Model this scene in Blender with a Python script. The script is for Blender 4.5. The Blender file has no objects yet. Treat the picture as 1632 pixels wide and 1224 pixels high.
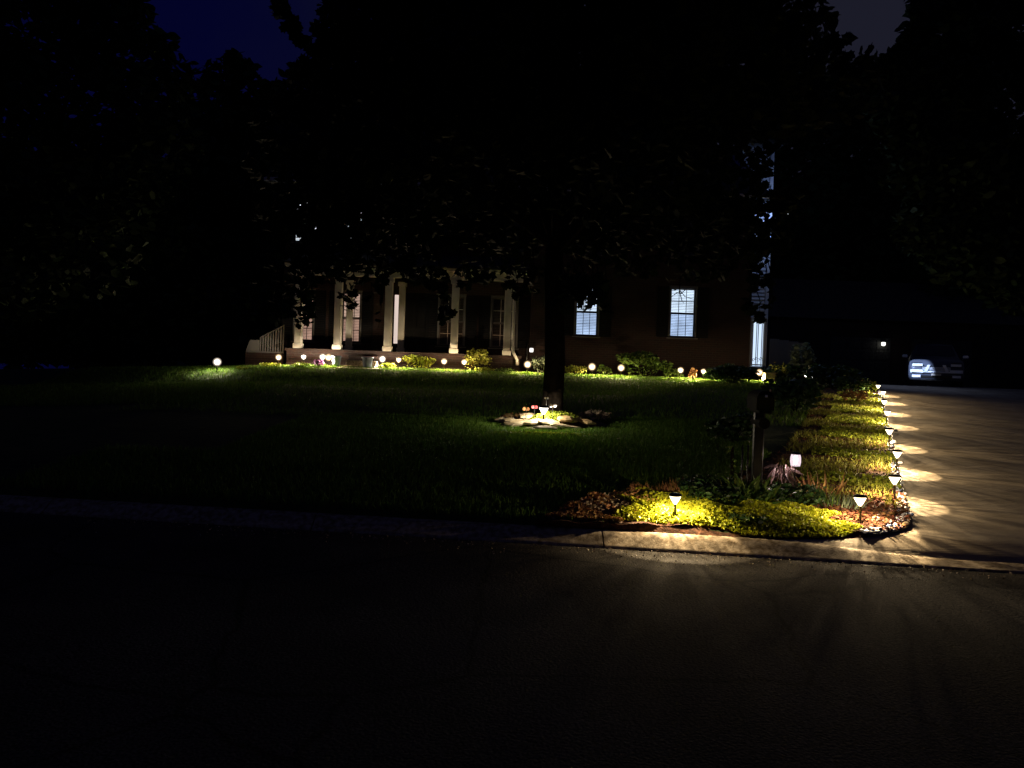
import bpy, math, random
import numpy as np
from mathutils import Vector, Matrix

S = bpy.context.scene
COL = S.collection
R = math.radians
rng = np.random.default_rng(11)
random.seed(5)

# ------------------------------------------------------------------ camera
FPX = 1226.0
cam_d = bpy.data.cameras.new('camera')
cam = bpy.data.objects.new('camera', cam_d)
COL.objects.link(cam)
cam_d.sensor_width = 36.0
cam_d.lens = FPX / 1632 * 36
cam_d.clip_start = 0.05
cam_d.clip_end = 2000
CAMM = Matrix.Translation((0, 0, 1.5)) @ Matrix.Rotation(R(90 - 1.03), 4, 'X') @ Matrix.Rotation(R(2.0), 4, 'Z')
cam.matrix_world = CAMM
S.camera = cam

# ------------------------------------------------------------------ night sky
W = bpy.data.worlds.new('World')
S.world = W
W.use_nodes = True
wn, wl = W.node_tree.nodes, W.node_tree.links
wn.clear()
wo = wn.new('ShaderNodeOutputWorld')
bg = wn.new('ShaderNodeBackground')
sky = wn.new('ShaderNodeTexSky')
sky.sky_type = 'NISHITA'
sky.sun_disc = False
sky.sun_elevation = R(-6)
sky.sun_rotation = R(200)
skm = wn.new('ShaderNodeVectorMath'); skm.operation = 'SCALE'; skm.inputs['Scale'].default_value = 0.02
wl.new(sky.outputs[0], skm.inputs[0])
tc = wn.new('ShaderNodeTexCoord')
nz = wn.new('ShaderNodeTexNoise'); nz.inputs['Scale'].default_value = 1.6; nz.inputs['Detail'].default_value = 5
wl.new(tc.outputs['Generated'], nz.inputs['Vector'])
sx = wn.new('ShaderNodeSeparateXYZ'); wl.new(tc.outputs['Generated'], sx.inputs[0])
# overcast glow of the town towards the east (+X), clear deep blue towards the west
ad = wn.new('ShaderNodeMath'); ad.operation = 'MULTIPLY_ADD'; ad.inputs[1].default_value = 0.9; ad.inputs[2].default_value = 0.0
wl.new(sx.outputs['X'], ad.inputs[0])
a2 = wn.new('ShaderNodeMath'); a2.operation = 'ADD'
wl.new(ad.outputs[0], a2.inputs[0]); wl.new(nz.outputs['Fac'], a2.inputs[1])
rp = wn.new('ShaderNodeValToRGB')
rp.color_ramp.elements[0].position = 0.25; rp.color_ramp.elements[0].color = (0.0009, 0.0012, 0.0190, 1)
rp.color_ramp.elements[1].position = 0.80; rp.color_ramp.elements[1].color = (0.0105, 0.0108, 0.0200, 1)
e = rp.color_ramp.elements.new(0.5); e.color = (0.0035, 0.0040, 0.0170, 1)
wl.new(a2.outputs[0], rp.inputs[0])
sm = wn.new('ShaderNodeVectorMath'); sm.operation = 'ADD'
wl.new(skm.outputs[0], sm.inputs[0]); wl.new(rp.outputs[0], sm.inputs[1])
wl.new(sm.outputs[0], bg.inputs[0])
bg.inputs[1].default_value = 1.0
wl.new(bg.outputs[0], wo.inputs[0])

S.view_settings.view_transform = 'Standard'
S.view_settings.look = 'None'
S.view_settings.gamma = 1
S.view_settings.exposure = 0
S.render.engine = 'CYCLES'
S.cycles.use_denoising = True
S.cycles.max_bounces = 5
S.cycles.diffuse_bounces = 2
S.cycles.glossy_bounces = 2
S.cycles.transmission_bounces = 2
S.cycles.transparent_max_bounces = 24
S.cycles.caustics_reflective = False
S.cycles.caustics_refractive = False
S.cycles.sample_clamp_indirect = 3
S.cycles.use_light_tree = True
S.render.film_transparent = False

# ------------------------------------------------------------------ helpers
def sstep(a, b, x):
    t = min(1, max(0, (x - a) / (b - a)))
    return t * t * (3 - 2 * t)

def ray(px, py):
    return (CAMM.to_3x3() @ Vector(((px - 816) / FPX, -(py - 612) / FPX, -1)))

def at(px, py, Y):
    d = ray(px, py)
    p = CAMM.translation + d * (Y / d.y)
    return p

def tag(o, label=None, cat=None, group=None, kind=None):
    if label: o['label'] = label
    if cat: o['category'] = cat
    if group: o['group'] = group
    if kind: o['kind'] = kind
    return o

def empty(name, loc=(0, 0, 0), rz=0):
    o = bpy.data.objects.new(name, None)
    o.empty_display_size = 0.2
    COL.objects.link(o)
    o.location = loc
    o.rotation_euler = (0, 0, rz)
    return o

class MB:
    def __init__(s): s.v = []; s.f = []; s.smooth = False
    def add(s, vs, fs):
        n = len(s.v)
        s.v += [tuple(v) for v in vs]
        s.f += [tuple(i + n for i in f) for f in fs]
        return s
    def box(s, x0, x1, y0, y1, z0, z1, bev=0.0):
        b = min(bev, (x1-x0)*.45, (y1-y0)*.45, (z1-z0)*.45)
        if b <= 0:
            vs = [(x, y, z) for z in (z0, z1) for y in (y0, y1) for x in (x0, x1)]
            return s.add(vs, [(0,2,3,1),(4,5,7,6),(0,1,5,4),(2,6,7,3),(0,4,6,2),(1,3,7,5)])
        vs = []
        for (z, ins) in ((z0, b), (z0 + b, 0), (z1 - b, 0), (z1, b)):
            c = b
            xa, xb, ya, yb = x0 + ins, x1 - ins, y0 + ins, y1 - ins
            vs += [(xa + c - ins*.5, ya, z), (xb - c + ins*.5, ya, z), (xb, ya + c - ins*.5, z), (xb, yb - c + ins*.5, z),
                   (xb - c + ins*.5, yb, z), (xa + c - ins*.5, yb, z), (xa, yb - c + ins*.5, z), (xa, ya + c - ins*.5, z)]
        fs = [tuple(range(7, -1, -1)), tuple(range(24, 32))]
        for r in range(3):
            for i in range(8):
                j = (i + 1) % 8
                fs.append((r*8+i, r*8+j, r*8+8+j, r*8+8+i))
        return s.add(vs, fs)
    def lathe(s, prof, n=20, c=(0, 0, 0)):
        vs = []; fs = []
        for (r, z) in prof:
            for i in range(n):
                a = 2*math.pi*i/n
                vs.append((c[0]+r*math.cos(a), c[1]+r*math.sin(a), c[2]+z))
        for k in range(len(prof)-1):
            for i in range(n):
                j = (i+1) % n
                fs.append((k*n+i, k*n+j, (k+1)*n+j, (k+1)*n+i))
        if prof[0][0] > 1e-4: fs.append(tuple(range(n-1, -1, -1)))
        if prof[-1][0] > 1e-4: fs.append(tuple((len(prof)-1)*n+i for i in range(n)))
        return s.add(vs, fs)
    def tube(s, pts, rad, n=8):
        pts = [Vector(p) for p in pts]
        if not hasattr(rad, '__len__'): rad = [rad]*len(pts)
        vs = []; fs = []
        for k, p in enumerate(pts):
            t = (pts[min(k+1, len(pts)-1)] - pts[max(k-1, 0)])
            if t.length < 1e-9: t = Vector((0, 0, 1))
            t.normalize()
            a = Vector((0, 1, 0)) if abs(t.z) > 0.9 else Vector((0, 0, 1))
            u = t.cross(a).normalized(); w = t.cross(u)
            for i in range(n):
                th = 2*math.pi*i/n
                vs.append(p + (u*math.cos(th) + w*math.sin(th))*rad[k])
        for k in range(len(pts)-1):
            for i in range(n):
                j = (i+1) % n
                fs.append((k*n+i, (k+1)*n+i, (k+1)*n+j, k*n+j))
        fs.append(tuple(range(n))); fs.append(tuple((len(pts)-1)*n+i for i in range(n-1, -1, -1)))
        return s.add(vs, fs)
    def prism(s, poly, z0, z1):      # poly in XY
        n = len(poly)
        vs = [(p[0], p[1], z0) for p in poly] + [(p[0], p[1], z1) for p in poly]
        fs = [tuple(range(n-1, -1, -1)), tuple(range(n, 2*n))]
        fs += [(i, (i+1) % n, n+(i+1) % n, n+i) for i in range(n)]
        return s.add(vs, fs)
    def grid(s, P):                  # P[r][c] = xyz
        nr, nc = len(P), len(P[0])
        return s.add([p for row in P for p in row],
                     [(r*nc+c, r*nc+c+1, (r+1)*nc+c+1, (r+1)*nc+c) for r in range(nr-1) for c in range(nc-1)])
    def mesh(s, name):
        me = bpy.data.meshes.new(name)
        me.from_pydata(s.v, [], s.f)
        me.update()
        return me
    def build(s, name, mat, parent=None, smooth=None):
        me = s.mesh(name)
        if mat: me.materials.append(mat)
        if smooth or (smooth is None and s.smooth):
            me.polygons.foreach_set('use_smooth', [True]*len(me.polygons))
        o = bpy.data.objects.new(name, me)
        COL.objects.link(o)
        if parent: o.parent = parent
        return o

def copy_tree(o, parent=None):
    c = o.copy(); COL.objects.link(c); c.parent = parent
    for ch in list(o.children): copy_tree(ch, c)
    return c

# ------------------------------------------------------------------ materials
def mat(name, base, rough=0.8, spec=0.3, metal=0.0, var=0.0, vscale=8.0, bump=0.0, bscale=60.0, island=0.0,
        col2=None, transl=0.0, detail=6):
    m = bpy.data.materials.new(name); m.use_nodes = True
    N, L = m.node_tree.nodes, m.node_tree.links
    b = N['Principled BSDF']
    b.inputs['Roughness'].default_value = rough
    b.inputs['Specular IOR Level'].default_value = spec
    b.inputs['Metallic'].default_value = metal
    b.inputs['Base Color'].default_value = (*base, 1)
    src = None
    t = N.new('ShaderNodeTexCoord')
    if var or col2:
        n = N.new('ShaderNodeTexNoise'); n.inputs['Scale'].default_value = vscale; n.inputs['Detail'].default_value = detail
        L.new(t.outputs['Object'], n.inputs['Vector'])
        rr = N.new('ShaderNodeValToRGB')
        c2 = col2 or tuple(min(1, c*(1+var)) for c in base)
        c1 = base if col2 else tuple(c*(1-var) for c in base)
        rr.color_ramp.elements[0].position = 0.35; rr.color_ramp.elements[0].color = (*c1, 1)
        rr.color_ramp.elements[1].position = 0.65; rr.color_ramp.elements[1].color = (*c2, 1)
        L.new(n.outputs['Fac'], rr.inputs[0]); src = rr.outputs[0]
    if island:
        g = N.new('ShaderNodeNewGeometry')
        h = N.new('ShaderNodeHueSaturation')
        if src: L.new(src, h.inputs['Color'])
        else: h.inputs['Color'].default_value = (*base, 1)
        mr = N.new('ShaderNodeMapRange'); mr.inputs['To Min'].default_value = 1-island; mr.inputs['To Max'].default_value = 1+island
        L.new(g.outputs['Random Per Island'], mr.inputs['Value']); L.new(mr.outputs[0], h.inputs['Value'])
        m2 = N.new('ShaderNodeMath'); m2.operation = 'MULTIPLY'; m2.inputs[1].default_value = 7.31
        fr = N.new('ShaderNodeMath'); fr.operation = 'FRACT'
        L.new(g.outputs['Random Per Island'], m2.inputs[0]); L.new(m2.outputs[0], fr.inputs[0])
        mh = N.new('ShaderNodeMapRange'); mh.inputs['To Min'].default_value = 0.5-0.05*island; mh.inputs['To Max'].default_value = 0.5+0.05*island
        L.new(fr.outputs[0], mh.inputs['Value']); L.new(mh.outputs[0], h.inputs['Hue'])
        src = h.outputs[0]
    if src: L.new(src, b.inputs['Base Color'])
    if bump:
        n2 = N.new('ShaderNodeTexNoise'); n2.inputs['Scale'].default_value = bscale; n2.inputs['Detail'].default_value = 5
        L.new(t.outputs['Object'], n2.inputs['Vector'])
        bp = N.new('ShaderNodeBump'); bp.inputs['Strength'].default_value = bump; bp.inputs['Distance'].default_value = 0.01
        L.new(n2.outputs['Fac'], bp.inputs['Height']); L.new(bp.outputs[0], b.inputs['Normal'])
    if transl:
        tr = N.new('ShaderNodeBsdfTranslucent')
        if src: L.new(src, tr.inputs['Color'])
        else: tr.inputs['Color'].default_value = (*base, 1)
        mx = N.new('ShaderNodeMixShader'); mx.inputs[0].default_value = transl
        L.new(b.outputs[0], mx.inputs[1]); L.new(tr.outputs[0], mx.inputs[2])
        L.new(mx.outputs[0], N['Material Output'].inputs['Surface'])
    return m

def emis(name, col, strength, clear=0.0):
    m = bpy.data.materials.new(name); m.use_nodes = True
    N, L = m.node_tree.nodes, m.node_tree.links
    N.remove(N['Principled BSDF'])
    em = N.new('ShaderNodeEmission'); em.inputs[0].default_value = (*col, 1); em.inputs[1].default_value = strength
    if clear:
        tr = N.new('ShaderNodeBsdfTransparent')
        mx = N.new('ShaderNodeAddShader')
        tr.inputs[0].default_value = (clear, clear, clear, 1)
        L.new(tr.outputs[0], mx.inputs[0]); L.new(em.outputs[0], mx.inputs[1])
        L.new(mx.outputs[0], N['Material Output'].inputs['Surface'])
    else:
        L.new(em.outputs[0], N['Material Output'].inputs['Surface'])
    return m

def glassy(name, tint, gloss=0.08):
    m = bpy.data.materials.new(name); m.use_nodes = True
    N, L = m.node_tree.nodes, m.node_tree.links
    N.remove(N['Principled BSDF'])
    tr = N.new('ShaderNodeBsdfTransparent'); tr.inputs[0].default_value = (*tint, 1)
    gl = N.new('ShaderNodeBsdfGlossy'); gl.inputs['Roughness'].default_value = 0.05
    mx = N.new('ShaderNodeMixShader'); mx.inputs[0].default_value = gloss
    L.new(tr.outputs[0], mx.inputs[1]); L.new(gl.outputs[0], mx.inputs[2])
    L.new(mx.outputs[0], N['Material Output'].inputs['Surface'])
    return m

M = {}
M['asphalt'] = mat('asphalt', (.010, .0095, .009), rough=.9, spec=.12, bump=1.0, bscale=60, vscale=75, col2=(.095, .084, .066), detail=3)
M['kerb'] = mat('kerb_concrete', (.17, .125, .07), rough=.9, vscale=20, col2=(.46, .38, .27), bump=.5, bscale=90, detail=10)
M['drive'] = mat('driveway_concrete', (.26, .21, .145), rough=.9, vscale=2.2, col2=(.38, .315, .23), bump=.35, bscale=140, detail=10)
M['soil'] = mat('mulch_soil', (.045, .022, .012), rough=1, vscale=30, col2=(.14, .06, .028), bump=1.0, bscale=50)
M['turf'] = mat('turf', (.02, .035, .008), rough=1, vscale=14, col2=(.05, .075, .015), bump=.8, bscale=60)
M['grass'] = mat('grass_blades', (.115, .22, .022), rough=.6, spec=.3, island=.5, transl=.3)
M['gold'] = mat('golden_leaves', (.52, .55, .03), rough=.5, spec=.35, island=.35, transl=.25)
M['green'] = mat('mid_green_leaves', (.12, .20, .035), rough=.5, spec=.4, island=.45, transl=.25)
M['dgreen'] = mat('dark_green_leaves', (.045, .10, .025), rough=.45, spec=.5, island=.5, transl=.15)
M['ygreen'] = mat('yellow_green_leaves', (.32, .38, .04), rough=.55, spec=.3, island=.4, transl=.25)
M['olive'] = mat('olive_leaves', (.30, .31, .05), rough=.6, island=.4, transl=.2)
M['sedum'] = mat('sedum_leaves', (.38, .20, .075), rough=.6, spec=.3, island=.5, transl=.1)
M['pale'] = mat('pale_leaves', (.42, .33, .22), rough=.6, spec=.3, island=.5, transl=.1)
M['purple'] = mat('purple_leaves', (.16, .10, .10), rough=.4, spec=.5, island=.5, transl=.1)
M['violet'] = mat('violet_petals', (.5, .2, .5), rough=.6, island=.4, transl=.2)
M['silver'] = mat('grey_green_leaves', (.22, .27, .17), rough=.6, island=.4, transl=.2)
M['tree'] = mat('tree_leaves', (.014, .024, .008), rough=.7, spec=.1, island=.5, transl=.1)
M['ftree'] = mat('far_tree_leaves', (.035, .055, .02), rough=.7, spec=.1, island=.5)
M['bark'] = mat('bark', (.016, .012, .009), rough=1, spec=.02, vscale=12, var=.4, bump=1, bscale=25)
M['black'] = mat('black_metal', (.015, .014, .013), rough=.35, spec=.5)
M['mattblack'] = mat('matt_black', (.008, .008, .008), rough=.8, spec=.1)
M['stake'] = mat('dark_stake', (.05, .035, .02), rough=.5, spec=.4)
M['cap'] = mat('lamp_cap_plastic', (.03, .028, .022), rough=.3, spec=.5)
M['white'] = mat('white_paint', (.74, .70, .62), rough=.6, spec=.3, vscale=3, col2=(.62, .58, .5), bump=.1, bscale=30)
M['siding'] = mat('white_siding', (.55, .57, .6), rough=.6, vscale=3, var=.1)
M['brick_d'] = None
M['roof'] = mat('shingles', (.05, .048, .045), rough=.95, vscale=12, var=.4, bump=.6, bscale=20)
M['shutter'] = mat('shutter_paint', (.010, .010, .011), rough=.8, spec=.1)
M['stone'] = mat('flagstone', (.36, .27, .14), rough=.85, vscale=7, col2=(.62, .54, .36), bump=.6, bscale=25, detail=10)
M['rock2'] = mat('ochre_stone', (.36, .23, .10), rough=.85, vscale=7, col2=(.50, .37, .18), bump=.6, bscale=25, detail=10)
M['peb'] = mat('pale_pebbles', (.72, .74, .80), rough=.2, spec=.6, island=.55)
M['pebb'] = mat('blue_pebbles', (.20, .26, .55), rough=.3, spec=.6, island=.5)
M['chips'] = mat('mulch_chips', (.16, .065, .028), rough=.9, island=.6)
M['pot_blue'] = mat('blue_glaze', (.22, .28, .40), rough=.3, spec=.5, var=.15, vscale=6)
M['pot_tan'] = mat('tan_pot', (.5, .36, .22), rough=.8, var=.15, vscale=20, bump=.4, bscale=30)
M['carpaint'] = mat('silver_car_paint', (.08, .09, .12), rough=.35, spec=.5, metal=.2)
M['chrome'] = mat('chrome', (.92, .95, 1.0), rough=.55, metal=.2)
M['rubber'] = mat('rubber', (.02, .02, .02), rough=.8)
M['glassdark'] = mat('dark_window_glass', (.012, .012, .014), rough=.08, spec=.5)
M['pane'] = glassy('pane_glass', (.93, .95, .96), .05)
M['screen'] = glassy('insect_screen', (.66, .72, .86), .02)
M['wscreen'] = glassy('warm_insect_screen', (.82, .74, .72), .02)
M['edging'] = mat('black_edging', (.02, .02, .02), rough=.4, spec=.5)
M['copper'] = mat('copper_ornament', (.7, .33, .13), rough=.35, metal=.5)
M['petal'] = mat('white_petal', (.75, .7, .66), rough=.5, transl=.2)
M['red'] = mat('red_petal', (.5, .06, .07), rough=.5, transl=.2)

def brick_mat():
    m = bpy.data.materials.new('brick'); m.use_nodes = True
    N, L = m.node_tree.nodes, m.node_tree.links
    b = N['Principled BSDF']; b.inputs['Roughness'].default_value = .9
    t = N.new('ShaderNodeTexCoord'); sp = N.new('ShaderNodeSeparateXYZ'); cb = N.new('ShaderNodeCombineXYZ')
    L.new(t.outputs['Object'], sp.inputs[0])
    ad = N.new('ShaderNodeMath'); ad.operation = 'ADD'
    L.new(sp.outputs['X'], ad.inputs[0]); L.new(sp.outputs['Y'], ad.inputs[1])
    L.new(ad.outputs[0], cb.inputs['X']); L.new(sp.outputs['Z'], cb.inputs['Y'])
    br = N.new('ShaderNodeTexBrick'); L.new(cb.outputs[0], br.inputs['Vector'])
    br.inputs['Scale'].default_value = 1; br.inputs['Brick Width'].default_value = .21; br.inputs['Row Height'].default_value = .075
    br.inputs['Mortar Size'].default_value = .006
    br.inputs['Color1'].default_value = (.030, .010, .007, 1); br.inputs['Color2'].default_value = (.018, .008, .006, 1)
    br.inputs['Mortar'].default_value = (.035, .028, .022, 1)
    L.new(br.outputs['Color'], b.inputs['Base Color'])
    bp = N.new('ShaderNodeBump'); bp.inputs['Strength'].default_value = .5; bp.inputs['Distance'].default_value = .01
    bp.invert = True
    L.new(br.outputs['Fac'], bp.inputs['Height']); L.new(bp.outputs[0], b.inputs['Normal'])
    return m
M['brick'] = brick_mat()

def add_broom(m):   # fine broom-finish ribs across the driveway
    N, L = m.node_tree.nodes, m.node_tree.links
    b = N['Principled BSDF']
    t = N.new('ShaderNodeTexCoord'); mp = N.new('ShaderNodeMapping')
    mp.inputs['Rotation'].default_value = (0, 0, R(24.5)); mp.inputs['Scale'].default_value = (3, 120, 3)
    L.new(t.outputs['Object'], mp.inputs[0])
    n = N.new('ShaderNodeTexNoise'); n.inputs['Scale'].default_value = 1; n.inputs['Detail'].default_value = 3
    L.new(mp.outputs[0], n.inputs['Vector'])
    bp = N.new('ShaderNodeBump'); bp.inputs['Strength'].default_value = .6; bp.inputs['Distance'].default_value = .006
    L.new(n.outputs['Fac'], bp.inputs['Height'])
    old = b.inputs['Normal'].links[0].from_socket
    L.new(old, bp.inputs['Normal']); L.new(bp.outputs[0], b.inputs['Normal'])
add_broom(M['drive'])

# ------------------------------------------------------------------ terrain functions
SL = 0.0746
def yk(x): return 6.68 - 0.115*x                     # road side foot of the kerb
def kh(x): return 0.117 - 0.085*sstep(2.1, 3.9, x)     # kerb height, dropping at the driveway
def base(x, y):
    yc = 24.0
    t = y if y < yc - 1.5 else (yc - 1.5 + 1.5*math.tanh((y - yc + 1.5)/1.5))
    return 0.15 + SL*(t - 6.7)
def zg(x, y):
    z = base(x, y)
    k = 1 - sstep(2.2, 5.0, x - (y - 20)*.40)      # grassy bank below the level strip in front of the house
    if k > 0 and y < 23.2:
        z -= k*.26*(sstep(0, 1, (23.2 - y)/2.6) if y > 20.6 else sstep(8.5, 20.6, y))
    if x < -6: z -= 0.045*(-6 - x)
    if x < 3 and y < 20: z += .015*math.sin(x*1.3 + y*.7)*sstep(7, 9, y)
    return z
LB = [(2.3, yk(2.3)+.22), (2.75, 6.67), (3.17, 6.73), (3.38, 6.78), (3.60, 6.93), (3.74, 7.10), (3.87, 7.35), (4.31, 8.34),
      (5.22, 10.3), (6.2, 12.46), (7.85, 16.07), (9.82, 20.4), (11.47, 24.0), (13.3, 28.0), (15.1, 32), (19.5, 42)]
def xe(y):
    pts = [p for p in LB if p[1] >= 6.77]
    if y <= pts[0][1]: return pts[0][0]
    for a, b in zip(pts, pts[1:]):
        if y <= b[1]:
            return a[0] + (b[0]-a[0])*(y-a[1])/(b[1]-a[1])
    return pts[-1][0]
def yfront(x):
    if x <= 2.3: return yk(x) + .22
    fp = LB[:4]
    for a, b in zip(fp, fp[1:]):
        if x <= b[0]:
            return a[1] + (b[1]-a[1])*(x-a[0])/(b[0]-a[0])
    return 6.78
def drivez(x, y):
    d = y - (yk(x) + .22)
    e = kh(x) if x < 8.8 else .032 + .085*sstep(8.8, 10.4, x)
    return e + (base(x, y) + .004 - e)*sstep(-.12, .30, d)*min(1, max(0, d)/.06)
def hit(px, py, h=0.0):
    """where the ray through a photo pixel meets the ground raised by h"""
    d = ray(px, py)
    y = 5.0
    while y < 40:
        p = CAMM.translation + d*(y/d.y)
        if p.z <= zg(p.x, p.y) + h: return Vector((p.x, p.y, zg(p.x, p.y)))
        y += .01
    return Vector((p.x, p.y, zg(p.x, p.y)))
def place(px, Y, py=590):
    p = at(px, py, Y)
    return Vector((p.x, Y, zg(p.x, Y)))

# ------------------------------------------------------------------ setting: street, kerb, driveway, lawn
g = MB()
rows = []
for v in np.linspace(0, 1, 40):
    row = []
    for x in np.concatenate([np.linspace(-80, -10, 8), np.linspace(-8, 12, 41), np.linspace(16, 80, 7)]):
        y = (yk(x) + .02) + (-30 - yk(x))*v
        crown = .04*sstep(0, 4, (yk(x) - y))
        row.append((x, y, crown - .002))
    rows.append(row)
g.grid(rows[::-1])
def add_cracks(m):
    N, L = m.node_tree.nodes, m.node_tree.links
    b = N['Principled BSDF']; src = b.inputs['Base Color'].links[0].from_socket
    t = N.new('ShaderNodeTexCoord'); v = N.new('ShaderNodeTexVoronoi'); v.feature = 'DISTANCE_TO_EDGE'; v.inputs['Scale'].default_value = .55
    nn = N.new('ShaderNodeTexNoise'); nn.inputs['Scale'].default_value = 3; nn.inputs['Detail'].default_value = 6
    mx = N.new('ShaderNodeMix'); mx.data_type = 'VECTOR'; mx.inputs['Factor'].default_value = .16
    L.new(t.outputs['Object'], nn.inputs['Vector']); L.new(t.outputs['Object'], mx.inputs[4]); L.new(nn.outputs['Color'], mx.inputs[5]); L.new(mx.outputs[1], v.inputs['Vector'])
    r = N.new('ShaderNodeMapRange'); r.inputs['From Max'].default_value = .012; r.inputs['To Min'].default_value = .25
    L.new(v.outputs['Distance'], r.inputs['Value'])
    n3 = N.new('ShaderNodeTexNoise'); n3.inputs['Scale'].default_value = .9; n3.inputs['Detail'].default_value = 5
    L.new(t.outputs['Object'], n3.inputs['Vector'])
    r3 = N.new('ShaderNodeMapRange'); r3.inputs['From Min'].default_value = .35; r3.inputs['From Max'].default_value = .65; r3.inputs['To Min'].default_value = .6; r3.inputs['To Max'].default_value = 1.25
    L.new(n3.outputs['Fac'], r3.inputs['Value'])
    ml = N.new('ShaderNodeMath'); ml.operation = 'MULTIPLY'; L.new(r.outputs[0], ml.inputs[0]); L.new(r3.outputs[0], ml.inputs[1])
    sc_ = N.new('ShaderNodeVectorMath'); sc_.operation = 'SCALE'; L.new(src, sc_.inputs[0]); L.new(ml.outputs[0], sc_.inputs['Scale'])
    L.new(sc_.outputs[0], b.inputs['Base Color'])
add_cracks(M['asphalt'])
tag(g.build('street', M['asphalt'], None, True), kind='structure')
n = 1500
gx = rng.uniform(-4, 8, n); gy = np.array([yk(v) for v in gx]) - .012 - rng.exponential(.16, n)
GRIT = np.stack([gx, gy, np.full(n, .004)], 1)

kerb = tag(empty('kerb', (0, 0, 0)), kind='structure')
ks = [-40, -30, -20, -14.8, -12.2, -9.56, -6.96, -4.36, -1.76, .84, 3.43, 6.03, 8.63, 12, 22, 40]
for a, b in zip(ks, ks[1:]):
    mb = MB(); P = []
    gap = .006
    for x in np.linspace(a+gap, b-gap, 24):
        h = kh(x) if x < 8.8 else .032 + .085*sstep(8.8, 10.4, x)
        y0 = yk(x); jig = .002*math.sin(x*9)
        prof = [(-.004, -.06), (-.004, .0), (.0, .012), (.03, .012+h*.14), (.07, h*.42), (.12, h*.72), (.16, h*.90), (.19, h*.97), (.22, h), (.226, h-.01), (.226, -.06)]
        P.append([(x, y0+p[0]+jig, max(p[1], -.06)) for p in prof])
    mb.grid([list(r) for r in P])
    n = len(P[0])
    mb.add(P[0], [tuple(range(n))]); mb.add(P[-1], [tuple(range(n-1, -1, -1))])
    mb.build('kerb_section', M['kerb'], kerb, True)
# gutter crack filler (dark joint between kerb and asphalt)

g = MB(); rows = []
ys_t = np.concatenate([[0], np.linspace(.002, .03, 24), np.linspace(.034, .5, 110), np.linspace(.52, 1, 20)])
ss = np.concatenate([np.linspace(0, .55, 14), np.linspace(.58, .97, 90), np.linspace(.972, 1, 60)])
for t in ys_t:
    row = []
    for s in ss:
        x0 = -40 + (3.4+40)*s
        yf = yfront(x0)
        y = yf + (44-yf)*t
        x = -40 + (xe(y)+40)*s
        z = zg(x, y)
        if t == 0: z = (kh(x) if x < 2.3 else drivez(x, max(y, yk(x)+.22))) - .015
        nse = (math.sin(x*13.1)*math.sin(y*11.7) + .6*math.sin(x*29+y*17))*.006
        row.append((x, y, z + (nse if t > 0 else 0)))
    rows.append(row)
g.grid(rows)
lawn = tag(g.build('lawn_ground', M['turf'], None, True), kind='structure')

# planting bed soil: sheet 12 mm above lawn along kerb corner and driveway strip
BEDL = [(.25, 6.8), (.55, 7.15), (1.0, 7.6), (1.7, 8.15), (2.5, 8.9), (3.1, 9.8), (3.9, 11.1), (5.0, 13.3), (6.2, 16.0), (7.7, 19.5), (9.2, 23.2)]
def bedleft(y):
    if y <= BEDL[0][1]: return BEDL[0][0]
    for a, b in zip(BEDL, BEDL[1:]):
        if y <= b[1]: return a[0] + (b[0]-a[0])*(y-a[1])/(b[1]-a[1])
    return BEDL[-1][0]
g = MB(); rows = []
for y in np.concatenate([np.linspace(6.79, 9, 46), np.linspace(9.1, 23.2, 90)]):
    rows.append([((x := bedleft(y) + (xe(y)-.004-bedleft(y))*s), y,
                  zg(x, y) + .022*min(1, 12*min(s, 1.001-s)) + .012*math.sin(x*17)*math.sin(y*15)*(0 < s < 1)) for s in np.linspace(0, 1, 46)])
g.grid(rows)
P = []
for x in np.linspace(.25, 3.37, 60):
    yf = yfront(x)
    e_ = kh(x) - .006 if x < 2.3 else drivez(x, max(yf, yk(x)+.22)) - .006
    P.append([(x, yf + (6.80-yf)*s, e_*(1-s) + s*(zg(x, 6.8)+.02)) for s in np.linspace(0, 1, 5)])
g.grid(P)
tag(g.build('planting_bed', M['soil'], None, True), kind='structure')

# driveway
Rb = [(10.6, yk(10.6)+.22), (10.2, 5.7), (9.9, 5.9), (9.7, 6.1), (9.55, 6.3), (9.5, 6.6), (9.55, 7.0), (9.9, 8.0)] + [(p[0]+5.6, p[1]) for p in LB[8:]]
g = MB(); rows = []
for i in range(len(LB)-1):
    n = 3 if i < 6 else 10
    for k in range(n):
        t = k/n
        l = (LB[i][0]*(1-t)+LB[i+1][0]*t, LB[i][1]*(1-t)+LB[i+1][1]*t)
        r = (Rb[i][0]*(1-t)+Rb[i+1][0]*t, Rb[i][1]*(1-t)+Rb[i+1][1]*t)
        rows.append([(l[0]+(r[0]-l[0])*u, l[1]+(r[1]-l[1])*u, drivez(l[0]+(r[0]-l[0])*u, l[1]+(r[1]-l[1])*u)) for u in np.linspace(0, 1, 40)])
g.grid(rows)
tag(g.build('driveway', M['drive'], None, True), kind='structure')
# ground to the right of the driveway
g = MB(); rows = []
for y in list(np.linspace(5.5, 9, 8)) + list(np.linspace(10, 60, 26)):
    xr = None
    for a, b in zip(Rb, Rb[1:]):
        if a[1] <= y <= b[1]: xr = a[0] + (b[0]-a[0])*(y-a[1])/(b[1]-a[1])
    if xr is None: xr = 10.6 if y < 6 else 25.1
    rows.append([(xr + (70-xr)*s, max(y, yk(xr+(70-xr)*s)+.22), base(0, y) - .012) for s in np.linspace(0, 1, 10)])
g.grid(rows)
tag(g.build('neighbour_lawn', M['turf'], None, True), kind='structure')
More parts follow.
